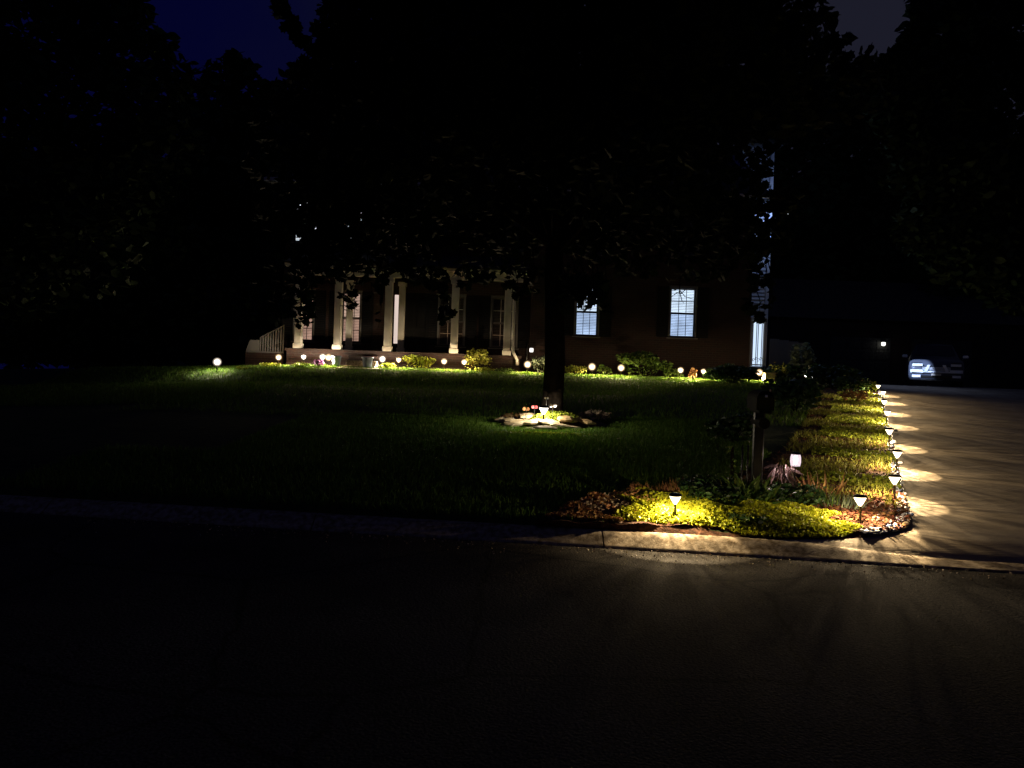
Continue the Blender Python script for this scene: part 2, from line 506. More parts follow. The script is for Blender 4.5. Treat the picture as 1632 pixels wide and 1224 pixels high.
# far ground
g = MB(); g.grid([[(x, y, 1.30) for x in (-200, -40, 30, 200)] for y in (42, 120, 400)])
g.grid([[(x, y, -.6) for x in (-200, -39)] for y in (7, 60)])
tag(g.build('far_ground', M['turf'], None), kind='structure')

# ------------------------------------------------------------------ foliage generators
def leaf_template(kind):
    if kind == 'oval':
        v = [(0, -.5, 0), (.24, -.2, .05), (.26, .1, .05), (0, .5, -.04), (-.26, .1, .05), (-.24, -.2, .05)]
        f = [(0, 1, 2, 3), (0, 3, 4, 5)]
    elif kind == 'lobed':
        a = [(0, -.5), (.18, -.28), (.42, -.25), (.34, -.05), (.5, .12), (.26, .16), (.22, .34), (0, .55), (-.22, .34), (-.26, .16), (-.5, .12), (-.34, -.05), (-.42, -.25), (-.18, -.28)]
        v = [(x, y, .12*abs(x)) for x, y in a]
        f = [(0, 1, 2, 3, 4, 5, 6, 7), (0, 7, 8, 9, 10, 11, 12, 13)]
    elif kind == 'round':
        v = [(.5*math.cos(t), .5*math.sin(t), .08*math.cos(2*t)) for t in np.linspace(0, 2*math.pi, 7)[:-1]]
        f = [(0, 1, 2, 3), (0, 3, 4, 5)]
    elif kind == 'blade':
        v = [(-.06, 0, 0), (.06, 0, 0), (.045, .5, .06), (-.045, .5, .06), (0, 1, .22)]
        f = [(0, 1, 2, 3), (3, 2, 4)]
    elif kind == 'lance':
        v = [(0, 0, 0), (.11, .3, .03), (.10, .65, -.03), (0, 1, -.15), (-.10, .65, -.03), (-.11, .3, .03)]
        f = [(0, 1, 2, 3), (0, 3, 4, 5)]
    elif kind == 'strap':
        v = [(-.05, 0, 0), (.05, 0, 0), (.07, .35, .04), (-.07, .35, .04), (.05, .7, -.06), (-.05, .7, -.06), (0, 1, -.24)]
        f = [(0, 1, 2, 3), (3, 2, 4, 5), (5, 4, 6)]
    else:
        v = [(0, -.5, 0), (.3, 0, .06), (0, .5, 0), (-.3, 0, .06)]
        f = [(0, 1, 2, 3)]
    return np.array(v, float), f

def scatter_mesh(name, pos, size, kind, up=None, tilt=1.0, material=None, parent=None, direction=None):
    """leaves at pos (n,3). direction None: random orientation, tilt 1 = any, 0 = facing up."""
    n = len(pos)
    V, F = leaf_template(kind)
    az = rng.uniform(0, 2*np.pi, n)
    if direction is None:
        # normal
        th = np.arccos(1 - rng.uniform(0, 1, n)*tilt*1.0) if tilt <= 1 else rng.uniform(0, np.pi, n)
        ph = rng.uniform(0, 2*np.pi, n)
        nrm = np.stack([np.sin(th)*np.cos(ph), np.sin(th)*np.sin(ph), np.cos(th)], 1)
        ref = np.stack([np.cos(az), np.sin(az), np.zeros(n)], 1)
        yv = ref - (ref*nrm).sum(1)[:, None]*nrm
        yv /= np.linalg.norm(yv, axis=1)[:, None] + 1e-9
    else:
        yv = direction/np.linalg.norm(direction, axis=1)[:, None]
        ref = np.stack([np.cos(az), np.sin(az), np.full(n, .3)], 1)
        nrm = ref - (ref*yv).sum(1)[:, None]*yv
        nrm /= np.linalg.norm(nrm, axis=1)[:, None] + 1e-9
    xv = np.cross(yv, nrm)
    sz = np.broadcast_to(size, (n,))[:, None, None]
    P = pos[:, None, :] + sz*(V[None, :, 0:1]*xv[:, None, :] + V[None, :, 1:2]*yv[:, None, :] + V[None, :, 2:3]*nrm[:, None, :])
    nv = len(V)
    P = P.reshape(-1, 3)
    lens = [len(f) for f in F]
    flat = np.concatenate([np.array(f) for f in F])
    loops = (np.arange(n)[:, None]*nv + flat[None, :]).reshape(-1)
    starts1 = np.concatenate([[0], np.cumsum(lens)[:-1]])
    starts = (np.arange(n)[:, None]*len(flat) + starts1[None, :]).reshape(-1)
    tot = np.tile(np.array(lens), n)
    me = bpy.data.meshes.new(name)
    me.vertices.add(len(P)); me.vertices.foreach_set('co', P.ravel())
    me.loops.add(len(loops)); me.loops.foreach_set('vertex_index', loops.astype(np.int32))
    me.polygons.add(len(starts)); me.polygons.foreach_set('loop_start', starts.astype(np.int32))
    me.polygons.foreach_set('loop_total', tot.astype(np.int32))
    me.update(calc_edges=True); me.validate()
    me.materials.append(material)
    o = bpy.data.objects.new(name, me)
    COL.objects.link(o)
    if parent: o.parent = parent
    return o

def ball(c, r, n, shell=.35):
    """n points through an ellipsoid, biased outward"""
    d = rng.normal(size=(n, 3)); d /= np.linalg.norm(d, axis=1)[:, None]
    q = rng.uniform(shell, 1, n)**.6
    return np.array(c)[None, :] + d*q[:, None]*np.array(r)[None, :]

def limb_path(a, b, bend=.15, n=6):
    a, b = Vector(a), Vector(b)
    o = Vector((random.uniform(-1, 1), random.uniform(-1, 1), random.uniform(-.3, .6)))*(b-a).length*bend
    return [a.lerp(b, t) + o*math.sin(math.pi*t) for t in np.linspace(0, 1, n)]

def make_tree(name, label, basept, trunk_r, fork_z, clumps, leaf, kind, lm, density, group=None, extra=None, lean=(0, 0)):
    """clumps: (x,y,z,rx,ry,rz) world"""
    b = Vector(basept)
    root = empty(name, b)
    tag(root, label, 'tree', group)
    t = MB()
    top = Vector((b.x+lean[0], b.y+lean[1], b.z+fork_z))
    path = [b + Vector((0, 0, -.15))] + [b.lerp(top, s) + Vector((math.sin(s*5)*trunk_r*.25, 0, 0)) for s in (0, .05, .15, .35, .6, .8, 1)]
    t.tube([p - b for p in path], [trunk_r*1.6, trunk_r*1.45, trunk_r*1.2, trunk_r*1.03, trunk_r, trunk_r*.97, trunk_r*.95, trunk_r*.8], 14)
    cl = sorted(clumps, key=lambda c: -c[3])[:16]
    for c in cl:
        q = limb_path(top - b - Vector((0, 0, trunk_r)), Vector(c[:3]) - b, .12)
        t.tube(q, [trunk_r*k for k in (.5, .36, .27, .18, .12, .05)], 7)
    t.build('trunk', M['bark'], root, True)
    pts = []
    for c in clumps:
        vol = c[3]*c[4]*c[5]
        n = max(60, int(density*(c[3]*c[5] + c[3]*c[4] + c[4]*c[5])))
        pts.append(ball((c[0]-b.x, c[1]-b.y, c[2]-b.z), (c[3], c[4], c[5]), n))
    if extra is not None: pts.append(extra - np.array(b)[None, :])
    pts = np.concatenate(pts)
    sz = leaf*rng.uniform(.7, 1.3, len(pts))
    scatter_mesh('crown', pts, sz, kind, tilt=2, material=lm, parent=root)
    return root

def cl(px, py, Y, rpx, rpy=None, ry=None):
    """a clump of a crown given by where it appears and how far away it stands"""
    p = at(px, py, Y)
    r = rpx/FPX*Y; rz = (rpy or rpx)/FPX*Y
    return (p.x, p.y, p.z, r, ry or r*.9, rz)

#==TREES==
# main yard tree
tb = place(880, 13.3)
clumps = []
random.seed(3)
for k in range(95):
    X = random.uniform(-3.6, 4.9); Yy = random.uniform(9.6, 16.6)
    low = 1.5 + .150*Yy + random.uniform(.62, .9)
    Z = random.uniform(low, 9.5)
    w = 1 - ((X-.7)/4.5)**2*.55 - ((Yy-13)/4.2)**2*.35
    if (Z-6)/4.5 > w + .25: continue
    clumps.append((X, Yy, Z, random.uniform(.7, 1.15), random.uniform(.7, 1.0), random.uniform(.5, .75)))
# full lower skirt
for k, X in enumerate(np.linspace(-3.4, 4.6, 17)):
    Yy = 14.6 + .5*math.sin(k*2.1)
    clumps.append((X, Yy, 1.5 + .137*Yy + .72 + .12*math.sin(k*1.7), .75, .9, .62))
    clumps.append((X+.2, Yy-1.8, 1.5 + .150*(Yy-1.8) + 1.35, .8, .9, .7))
    clumps.append((X-.1, Yy-1.0, 1.5 + .150*(Yy-1.0) + 2.35, .9, .9, .8))
    clumps.append((X-.1, Yy-1.4, 1.5 + .150*(Yy-1.0) + 3.4, .9, .9, .8))
    clumps.append((X+.1, Yy-.6, 1.5 + .150*(Yy-1.0) + 4.5, .9, .9, .8))
for a in [(1270, 45, 46, 20), (1302, 40, 26, 12), (1250, 20, 40, 30), (1225, 85, 50, 40), (1290, 92, 32, 26), (1318, 92, 14, 18), (1200, 40, 50, 40),
          (545, 30, 40, 34), (520, 100, 30, 24), (560, 110, 60, 50), (520, 160, 60, 50), (452, 22, 9, 22), (474, 55, 18, 10), (600, 40, 60, 50), (1260, 140, 60, 40), (455, 200, 60, 50), (500, 220, 60, 50), (440, 270, 55, 50), (490, 290, 60, 45), (450, 340, 50, 40), (500, 345, 50, 40), (550, 260, 60, 50), (560, 340, 60, 45), (610, 300, 60, 50), (480, 385, 46, 26), (540, 390, 46, 26), (1215, 330, 50, 36), (1250, 200, 40, 28), (1215, 262, 14, 30), (1250, 318, 20, 24), (1235, 385, 30, 26), (488, 330, 26, 26), (500, 362, 30, 24), (572, 345, 30, 30), (572, 380, 34, 24), (530, 300, 50, 40), (520, 355, 40, 34)]:
    clumps.append(cl(a[0], a[1], 13.0, a[2], a[3], .6))
def proj(v):
    q = CAMM.inverted() @ Vector(v)
    return 816 - q.x/q.z*FPX, 612 + q.y/q.z*FPX, -q.z
KEEP = [(432, 25), (492, 22), (465, 50), (402, 50), (1233, 268), (1233, 285), (1231, 250)]
def clear_of(c, pts=None):
    a, b, d = proj(c[:3]); r1, r2 = c[3]*FPX/d, c[5]*FPX/d
    return all(((a-k[0])/(r1+3))**2 + ((b-k[1])/(r2+3))**2 > .92 for k in (pts or KEEP))
clumps = [c for c in clumps if clear_of(c)]
clumps += [cl(449, 8, 13, 7, 12, .3), cl(466, 36, 13, 8, 7, .3), cl(512, 52, 13, 12, 9, .3), cl(478, 62, 13, 10, 6, .3)]
# drooping sprays that hang in front of the house: (px, py_top, py_bottom, depth, leaves, spread px)
sprays = [(462, 395, 505, 14, 60, 16), (485, 395, 478, 14, 60, 16), (505, 395, 455, 14, 60, 18), (478, 440, 520, 14, 26, 12), (493, 455, 500, 14, 18, 10), (525, 395, 450, 14, 50, 18), (548, 400, 446, 14, 44, 18), (440, 400, 520, 14, 50, 20),
          (570, 400, 432, 14, 40, 20), (610, 400, 430, 14, 44, 20), (640, 400, 432, 14, 44, 20),
          (925, 445, 478, 13, 20, 9), (936, 440, 488, 13, 24, 13), (946, 450, 482, 13, 12, 9), (918, 440, 470, 13, 26, 10), (930, 470, 494, 13, 6, 14), (490, 400, 515, 14, 46, 12), (400, 440, 520, 14, 8, 10), (556, 425, 498, 14, 26, 15), (576, 420, 452, 14, 18, 18), (603, 430, 522, 13.5, 11, 7), (583, 470, 480, 13.5, 3, 5),
          (660, 415, 452, 14, 44, 26), (692, 415, 460, 14, 40, 22), (706, 430, 516, 13.2, 36, 10), (735, 415, 458, 14, 34, 16), (716, 490, 514, 13.2, 8, 9),
          (770, 415, 452, 14, 36, 20), (812, 415, 458, 14, 30, 16), (822, 440, 478, 14, 7, 6), (845, 410, 470, 14, 40, 18), (612, 425, 450, 14, 12, 14),
          (920, 430, 476, 13, 40, 16), (944, 440, 470, 13, 20, 14), (934, 440, 484, 13, 7, 6), (900, 420, 500, 13, 40, 14), (960, 430, 500, 13, 30, 12),
          (1084, 430, 448, 13, 9, 26), (1206, 400, 442, 13, 34, 18), (1196, 440, 500, 13, 22, 12), (1210, 470, 512, 13, 16, 16), (1228, 430, 480, 13, 12, 9),
          (1214, 442, 456, 13, 9, 16), (1010, 410, 440, 14, 60, 50), (1130, 410, 446, 14, 60, 60)]
ex = []
twigs = []
for (px, y0, y1, Yd, n, sp) in sprays:
    a = at(px + random.uniform(-10, 10), y0-20, Yd); b = at(px, y1, Yd)
    twigs.append(MB()); twigs[-1].tube([a, a.lerp(b, .5) + Vector((.06, 0, .03)), b], [.012, .007, .003], 5)
    for k in range(n):
        t = random.uniform(0, 1)**.8
        w = sp*(1 - .45*t)
        q = at(px + random.gauss(0, w*.6), y0 + (y1-y0)*t, Yd + random.uniform(-.6, .6))
        ex.append(q)
# bare twigs in front of the bright window
for (a, b, c) in [((1084, 440), (1083, 462), (1080, 470)), ((1083, 462), (1092, 473), (1106, 477)), ((1083, 464), (1087, 480), (1091, 484)), ((1080, 466), (1074, 470), (1070, 473)), ((1084, 460), (1072, 463), (1068, 462)), ((1085, 468), (1092, 462), (1095, 460))]:
    twigs.append(MB()); twigs[-1].tube([at(a[0], a[1], 13), at(b[0], b[1], 13), at(c[0], c[1], 13)], [.009, .006, .003], 5)
# big single leaf in front of window
main_tree = make_tree('shade_tree', 'large dark shade tree with its trunk rising behind the round stone-edged bed', tb, .175, 3.2, clumps, .17, 'lobed', M['tree'], 95, extra=np.array([tuple(p) for p in ex]))
for t_ in twigs:
    tw = t_.build('twig', M['bark'], main_tree, True)
    tw.location = -Vector(tb)

def backtree(label, px, Y, clumps, r=.3, dens=16, leaf=.42, group=None):
    leaf *= .95; dens *= 4.0
    clumps = [c for c in clumps if clear_of(c, KEEP[:4])]
    p = place(px, Y) if Y < 40 else at(px, 590, Y)
    bz = zg(p.x, Y) if Y < 40 else 1.3
    zmin = min(c[2]-c[5] for c in clumps)
    make_tree('dark_tree', label, (p.x, Y, bz), r, max(1.5, (zmin - bz)*.9 + .8), clumps, leaf, 'oval', M['ftree'], dens, group)

# left big tree near the street side, edges the blue gap
backtree('tall black tree filling the far left of the night sky', -120, 17,
         [cl(x, y, 17+d, r, r*.85) for x, y, r, d in [(40, 40, 110, 0), (150, 30, 90, 0), (195, 90, 80, 1), (120, 160, 110, 0), (20, 200, 120, 1), (215, 170, 90, 0), (60, 320, 120, 0), (180, 290, 100, 1), (215, 20, 32, 0), (250, 75, 34, 0), (285, 120, 34, 0), (150, 400, 90, 0), (30, 440, 90, 0), (260, 230, 70, 0), (-60, 100, 120, 0), (100, -60, 130, 0)]], .3, 30, .3)
backtree('dark tree closing the bottom of the blue sky gap left of the house', 330, 36,
         [cl(x, y, 36, r, r*.85) for x, y, r in [(330, 165, 60), (355, 125, 34), (380, 108, 30), (395, 150, 44), (300, 210, 70), (380, 210, 70), (350, 280, 80), (290, 320, 80), (400, 300, 80), (330, 400, 90), (240, 380, 80), (372, 92, 12), (430, 160, 34), (330, 480, 80), (220, 470, 80)]], .35, 14, .5)
backtree('dark tree behind the left end of the house roof', 500, 40,
         [cl(x, y, 39, r, r*.85) for x, y, r in [(480, 150, 46), (495, 118, 26), (530, 120, 46), (560, 160, 60), (470, 200, 60), (520, 220, 70), (600, 120, 60), (620, 200, 80), (480, 280, 80), (470, 112, 12), (552, 60, 30)]], .4, 14, .5)
backtree('dark tree behind the roof between the chimney side and the yard tree', 760, 42,
         [cl(x, y, 41, r, r*.8) for x, y, r in [(680, 130, 90), (760, 90, 90), (840, 120, 90), (920, 80, 90), (720, 30, 90), (860, 10, 90), (640, 60, 70), (960, 160, 90), (1010, 60, 80), (780, 200, 90)]], .4, 12, .55)
backtree('dark tree rising behind the right end of the house', 1150, 40,
         [cl(x, y, 39, r, r*.8) for x, y, r in [(1080, 120, 80), (1160, 160, 80), (1230, 170, 70), (1270, 210, 70), (1180, 240, 90), (1290, 160, 36), (1308, 128, 20), (1250, 110, 40), (1270, 300, 80), (1100, 40, 60), (1200, 90, 50)]], .4, 14, .5)
backtree('dark tree directly behind the garage under the grey sky gap', 1350, 44,
         [cl(x, y, 43, r, r*.8) for x, y, r in [(1345, 175, 70), (1345, 128, 24), (1320, 150, 36), (1375, 140, 36), (1400, 160, 60), (1330, 250, 90), (1420, 240, 90), (1380, 330, 100), (1290, 350, 80), (1440, 400, 100), (1330, 420, 90), (1400, 480, 80), (1300, 470, 70)]], .4, 14, .5)
backtree('huge black tree at the right edge bounding the grey sky gap', 1760, 24,
         [cl(x, y, 23.5, r, r*.85) for x, y, r in [(1520, 60, 84), (1600, 40, 90), (1465, 100, 52), (1432, 110, 36), (1405, 120, 26), (1455, 60, 22), (1480, 20, 34), (1440, 78, 14), (1500, 160, 90), (1600, 180, 110), (1440, 180, 60), (1540, 280, 110), (1630, 320, 110), (1470, 260, 70), (1560, 390, 90), (1640, 440, 80), (1480, 360, 60), (1510, -20, 60), (1410, 96, 12)]], .4, 50, .34)
backtree('low dark tree beyond the driveway at the right edge', 1640, 40,
         [cl(x, y, 39, r, r*.8) for x, y, r in [(1600, 430, 90), (1560, 500, 60), (1640, 520, 70), (1500, 480, 60), (1520, 420, 70)]], .3, 14, .5)
backtree('low dark tree left of the house beyond the lawn', 180, 34,
         [cl(x, y, 33, r, r*.8) for x, y, r in [(180, 480, 80), (80, 470, 90), (260, 520, 50), (330, 500, 70), (20, 540, 70), (140, 550, 60), (230, 545, 50), (300, 550, 34)]], .3, 14, .45)

# dense wood far behind everything
n = 46000
px_ = rng.uniform(-700, 2400, n); Yd = rng.uniform(62, 74, n)
X_ = (px_-816)/FPX*68
top = 19 + 2*np.sin(X_*.21) + 1.5*np.sin(X_*.53+1) + 1.5*np.sin(X_*1.3)
pos = np.stack([X_, Yd, 1 + (top-1)*rng.uniform(0, 1, n)**1.1], 1)
o = scatter_mesh('woods', pos, rng.uniform(1.7, 3.0, n), 'rhomb', tilt=2, material=M['ftree'])
tag(o, 'far dark mass of woods behind the house and garage', 'woods', kind='stuff')

#==HOUSE==
HG = base(0, 24.0) - .01           # ground level at the house
FY = 25.6                          # front face of the right part
def hx(px, Y=FY, py=560): return at(px, py, Y).x
def hz(px, py, Y=FY): return at(px, py, Y).z
house = empty('brick_house', (0, FY, HG))
tag(house, 'dark two-storey brick house with white porch columns and lit blinds behind the lawn', 'house')
def hb(mb, name, m, parent=None, smooth=None):
    o = mb.build(name, m, parent or house, smooth)
    if (parent or house) is house: o.location = -Vector((0, FY, HG))
    return o
XL, XR = -7.9, 7.85
XP = .75                           # right end of the porch part (recessed wall begins to the left)
WY = 26.3                          # wall behind the porch
EZ = HG + 6.1

def wall_with_holes(x0, x1, y, z0, z1, holes, th=.2):
    mb = MB()
    xs = sorted({x0, x1} | {h[0] for h in holes} | {h[1] for h in holes})
    zs = sorted({z0, z1} | {h[2] for h in holes} | {h[3] for h in holes})
    for a, b in zip(xs, xs[1:]):
        run = None
        for c, d in zip(zs, zs[1:]):
            inside = any(h[0] <= a+1e-6 and b <= h[1]+1e-6 and h[2] <= c+1e-6 and d <= h[3]+1e-6 for h in holes)
            if inside:
                if run: mb.box(a, b, y, y+th, run[0], run[1]); run = None
            else:
                run = (run[0], d) if run else (c, d)
        if run: mb.box(a, b, y, y+th, run[0], run[1])
    return mb

def vary(m, lo, hi, sc):
    N, L = m.node_tree.nodes, m.node_tree.links
    em = [n_ for n_ in N if n_.type == 'EMISSION'][0]; k = em.inputs[1].default_value
    t = N.new('ShaderNodeTexCoord'); n_ = N.new('ShaderNodeTexNoise'); n_.inputs['Scale'].default_value = sc; n_.inputs['Detail'].default_value = 2
    L.new(t.outputs['Object'], n_.inputs['Vector'])
    r_ = N.new('ShaderNodeMapRange'); r_.inputs['From Min'].default_value = .35; r_.inputs['From Max'].default_value = .65
    r_.inputs['To Min'].default_value = lo*k; r_.inputs['To Max'].default_value = hi*k
    L.new(n_.outputs['Fac'], r_.inputs['Value']); L.new(r_.outputs[0], em.inputs[1])
    return m
BW = emis('backlit_blind_cool', (.68, .82, 1.0), 1.35)
BWW = emis('backlit_blind_warm', (1.0, .66, .50), .62)
vary(BW, .72, 1.15, 1.6); vary(BWW, .7, 1.2, 2.0)
BWD = mat('unlit_blind', (.10, .09, .08), rough=.7)
M['grey_trim'] = mat('aged_window_trim', (.14, .135, .13), rough=.7)
BU = emis('backlit_blind_white', (.85, .92, 1.0), .9)

def window(x0, x1, z0, z1, y, lit, cols=3, rows_=3, screen=True, shutters=True, upper=True, mull=None):
    w = MB()
    f = .045
    w.box(x0-.06, x1+.06, y-.03, y+.05, z1, z1+.09, .006)
    w.box(x0-.05, x0, y-.025, y+.08, z0, z1, .004); w.box(x1, x1+.05, y-.025, y+.08, z0, z1, .004)
    w.box(x0-.05, x1+.05, y+.02, y+.08, z0-.03, z0, .004)
    tr_ = M['grey_trim']
    win = hb(w, 'window', tr_)
    off = Vector((0, 0, 0))
    s = MB(); s.box(x0-.1, x1+.1, y-.07, y-.031, z0-.07, z0-.03, .006)
    s.build('sill', tr_, win)
    zm = (z0+z1)/2 - .02
    s = MB()
    for (a, b, yy) in ((z0, zm, .045), (zm, z1, .065)):
        s.box(x0+.001, x0+f, y+yy, y+yy+.03, a, b); s.box(x1-f, x1-.001, y+yy, y+yy+.03, a, b)
        s.box(x0+f, x1-f, y+yy, y+yy+.03, a, a+f*.8); s.box(x0+f, x1-f, y+yy, y+yy+.03, b-f*.8, b)
    s.build('sash', tr_, win)
    s = MB()
    for (a, b, yy) in ((z0+f*.8, zm-f*.8, .052), (zm+f*.8, z1-f*.8, .072)):
        for k in range(1, cols):
            x = x0+f + (x1-x0-2*f)*k/cols
            s.box(x-.009, x+.009, y+yy, y+yy+.018, a, b)
        for k in range(1, 2):
            z = a + (b-a)*k/2
            s.box(x0+f, x1-f, y+yy+.004, y+yy+.014, z-.009, z+.009)
    s.build('muntin', mull or M['shutter'], win)
    s = MB(); s.add([(x0+f, y+.066, zm), (x1-f, y+.066, zm), (x1-f, y+.066, z0+f*.8), (x0+f, y+.066, z0+f*.8)], [(0, 3, 2, 1)])
    s.add([(x0+f, y+.095, z1-f), (x1-f, y+.095, z1-f), (x1-f, y+.095, zm+f*.8), (x0+f, y+.095, zm+f*.8)], [(0, 3, 2, 1)])
    s.build('pane', M['pane'], win)
    if screen:
        s = MB(); s.add([(x0+.005, y+.03, zm), (x1-.005, y+.03, zm), (x1-.005, y+.03, z0+.005), (x0+.005, y+.03, z0+.005)], [(0, 3, 2, 1)])
        s.build('insect_screen', M['screen'] if lit in (BW, BU) else M['wscreen'], win)
    s = MB(); z = z0 + .04; k = 0
    pitch = .052
    while z < z1 - .03:
        s.add([(x0+.01, y+.135, z+.041), (x1-.01, y+.135, z+.041), (x1-.01, y+.115, z), (x0+.01, y+.115, z)], [(0, 3, 2, 1)])
        z += pitch
    o = s.build('blind', lit, win); o['kind'] = 'stuff'
    s = MB(); s.box(x0, x1, y+.16, y+.19, z0, z1)
    s.build('room_backing', M['shutter'], win)
    if shutters:
        for (a, b) in ((x0-.06-.38, x0-.06), (x1+.06, x1+.44)):
            s = MB()
            s.box(a, a+.05, y-.035, y-.005, z0-.02, z1+.05); s.box(b-.05, b, y-.035, y-.005, z0-.02, z1+.05)
            z = z0 - .02
            while z < z1 + .02:
                s.box(a+.05, b-.05, y-.03, y-.01, z, z+.045); z += .06
            hb(s, 'shutter', M['shutter'])
    return win

holesR = []; holesP = []
# right part windows (from the photo)
wb = (hx(1068, FY, 500), hx(1108, FY, 500)); wa = (hx(917.5, FY, 500), hx(953, FY, 500))
zB0, zB1 = hz(1087, 537), hz(1087, 460)
zA0, zA1 = zB0 - .06, zB1 - .06
winR = [(wa[0], wa[1], zA0, zA1, BW), (wb[0], wb[1], zB0, zB1, BW)]
upz0 = HG + 4.05; upz1 = HG + 5.6
upR = [(wa[0], wa[1], upz0, upz1, BWD), (wb[0], wb[1], upz0, upz1, BWD)]
holesR = [w[:4] for w in winR + upR]
hb(wall_with_holes(XP, XR, FY, HG-.1, EZ, holesR, .2), 'wall', M['brick'])
for w in winR + upR: window(*w[:4], FY, w[4])
# porch wall windows
def pw(pxa, pxb): return (hx(pxa, WY, 510), hx(pxb, WY, 510))
zP0, zP1 = hz(560, 545, WY), hz(560, 467, WY)
w1 = pw(545, 574); w2 = pw(470, 499); w3 = (hx(697.5, WY, 510)+.05, hx(697.5, WY, 510)+.9); w4 = (hx(781.5, WY, 510)+.05, hx(781.5, WY, 510)+.9)
w5 = (hx(627.5, WY, 510), hx(634.5, WY, 510))       # narrow sidelight by the door
winP = [(w2[0], w2[1], zP0, zP1, BWW), (w1[0], w1[1], zP0, zP1, BWW), (w3[0], w3[1], zP0, zP1, BWD), (w4[0], w4[1], zP0, zP1, BWD)]
upP = []
for px, m in ((489, BU), (572, BU), (660, BWD), (740, BWD), (815, BWD)):
    x = hx(px, WY, 350)
    upP.append((x-.42, x+.42, hz(px, 385, WY), hz(px, 318, WY), m))
door = (w5[1]+.12, w5[1]+1.05, HG+.52, HG+2.62)
slt = (w5[0], w5[1], zP0+.0, zP1)
holesP = [w[:4] for w in winP + upP] + [slt, door]
hb(wall_with_holes(XL, XP, WY, HG-.1, EZ, holesP, .2), 'wall', M['brick'])
for w in winP: window(*w[:4], WY, w[4], shutters=True, mull=M['white'] if w[4] is BWD else M['shutter'])
for w in upP: window(*w[:4], WY, w[4], screen=False)
s = MB(); s.box(slt[0], slt[1], WY+.1, WY+.12, slt[2], slt[3]); hb(s, 'sidelight', emis('sidelight_glow', (1, .8, .7), .75))
s = MB(); s.box(door[0], door[1], WY+.05, WY+.1, door[2], door[3])
dd = hb(s, 'door', M['shutter'])
s = MB()
for a, b, c, d in ((.1, .42, .1, .75), (.51, .83, .1, .75), (.1, .42, .9, 1.9), (.51, .83, .9, 1.9)):
    s.box(door[0]+a, door[0]+b, WY+.03, WY+.055, door[2]+c, door[2]+d, .008)
s.build('door_panel', M['shutter'], dd)
s = MB(); s.lathe([(.0, 0), (.03, .01), (.03, .04), (.0, .05)], 10, (door[0]+.08, WY+.02, door[2]+1.0)); s.build('knob', M['copper'], dd)
# side/rear shell
s = MB()
s.box(XP-.2, XP, FY, WY+.2, HG-.1, EZ)
s.box(XL, XL+.2, WY+.2, WY+8, HG-.1, EZ); s.box(XR-.2, XR, FY+.2, WY+8, HG-.1, EZ); s.box(XL, XR, WY+8, WY+8.2, HG-.1, EZ)
hb(s, 'side_wall', M['brick'])
# roof
s = MB()
ov = .4
ry0, ry1 = FY-ov, WY+8.2+ov; rm = (ry0+ry1)/2
s.add([(XL-ov, ry0, EZ), (XR+ov, ry0, EZ), (XR+ov, rm, EZ+3.0), (XL-ov, rm, EZ+3.0), (XL-ov, ry1, EZ), (XR+ov, ry1, EZ),
       (XL-ov, ry0, EZ-.12), (XR+ov, ry0, EZ-.12), (XL-ov, ry1, EZ-.12), (XR+ov, ry1, EZ-.12)],
      [(0, 1, 2, 3), (3, 2, 5, 4), (0, 6, 7, 1), (4, 5, 9, 8), (6, 8, 9, 7), (0, 3, 4), (0, 4, 8, 6), (1, 5, 2), (1, 7, 9, 5)])
rf = hb(s, 'roof', M['roof'])
s = MB(); s.box(-5.2, -4.2, rm-.4, rm+.4, EZ+2.2, EZ+4.1); s.box(-5.26, -4.14, rm-.46, rm+.46, EZ+4.1, EZ+4.2)
s.build('chimney', M['brick'], rf)
s = MB(); s.box(XL-ov, XR+ov, ry0-.1, ry0-.003, EZ-.12, EZ-.01, .01); hb(s, 'gutter', M['white'])
# porch
PY0 = 24.55; PZ = hz(617, 560, 24.7)                # front edge, floor level
pxl, pxr = hx(468, 24.7), hx(824, 24.7)
s = MB(); s.box(pxl-.25, pxr+.15, PY0, WY, PZ-.08, PZ, .01); hb(s, 'porch_floor', M['brick'])
s = MB(); s.box(pxl-.2, pxr+.1, PY0+.06, WY, HG-.2, PZ-.08); hb(s, 'porch_base', M['brick'])
def column(px, Y=24.72, w=.225, top=None, pyc=510):
    x = hx(px, Y, pyc)
    t = top or hz(px, 441, Y)
    s = MB()
    s.box(x-w/2, x+w/2, Y-w/2, Y+w/2, PZ+.16, t-.14, .012)
    c = hb(s, 'column', M['white'])
    s = MB(); s.box(x-w/2-.03, x+w/2+.03, Y-w/2-.03, Y+w/2+.03, PZ, PZ+.16, .01); s.build('column_base', M['white'], c)
    s = MB(); s.box(x-w/2-.035, x+w/2+.035, Y-w/2-.035, Y+w/2+.035, t-.14, t, .01); s.build('capital', M['white'], c)
    return x
BT = hz(640, 443, 24.72)
for px in (476.5, 539, 619, 725, 809): column(px, top=BT)
for px in (557, 640): column(px, Y=26.0, w=.20, top=BT)
s = MB(); s.box(pxl-.15, pxr+.12, 24.60, 24.84, BT, BT+.30, .01); hb(s, 'porch_beam', M['white'])
s = MB(); s.box(pxl-.15, pxr+.12, 24.86, WY, BT+.22, BT+.28); hb(s, 'porch_ceiling', M['white'])
s = MB(); s.box(pxl-.3, pxr+.27, 24.40, 24.597, BT+.22, BT+.36, .02); hb(s, 'porch_cornice', M['white'])
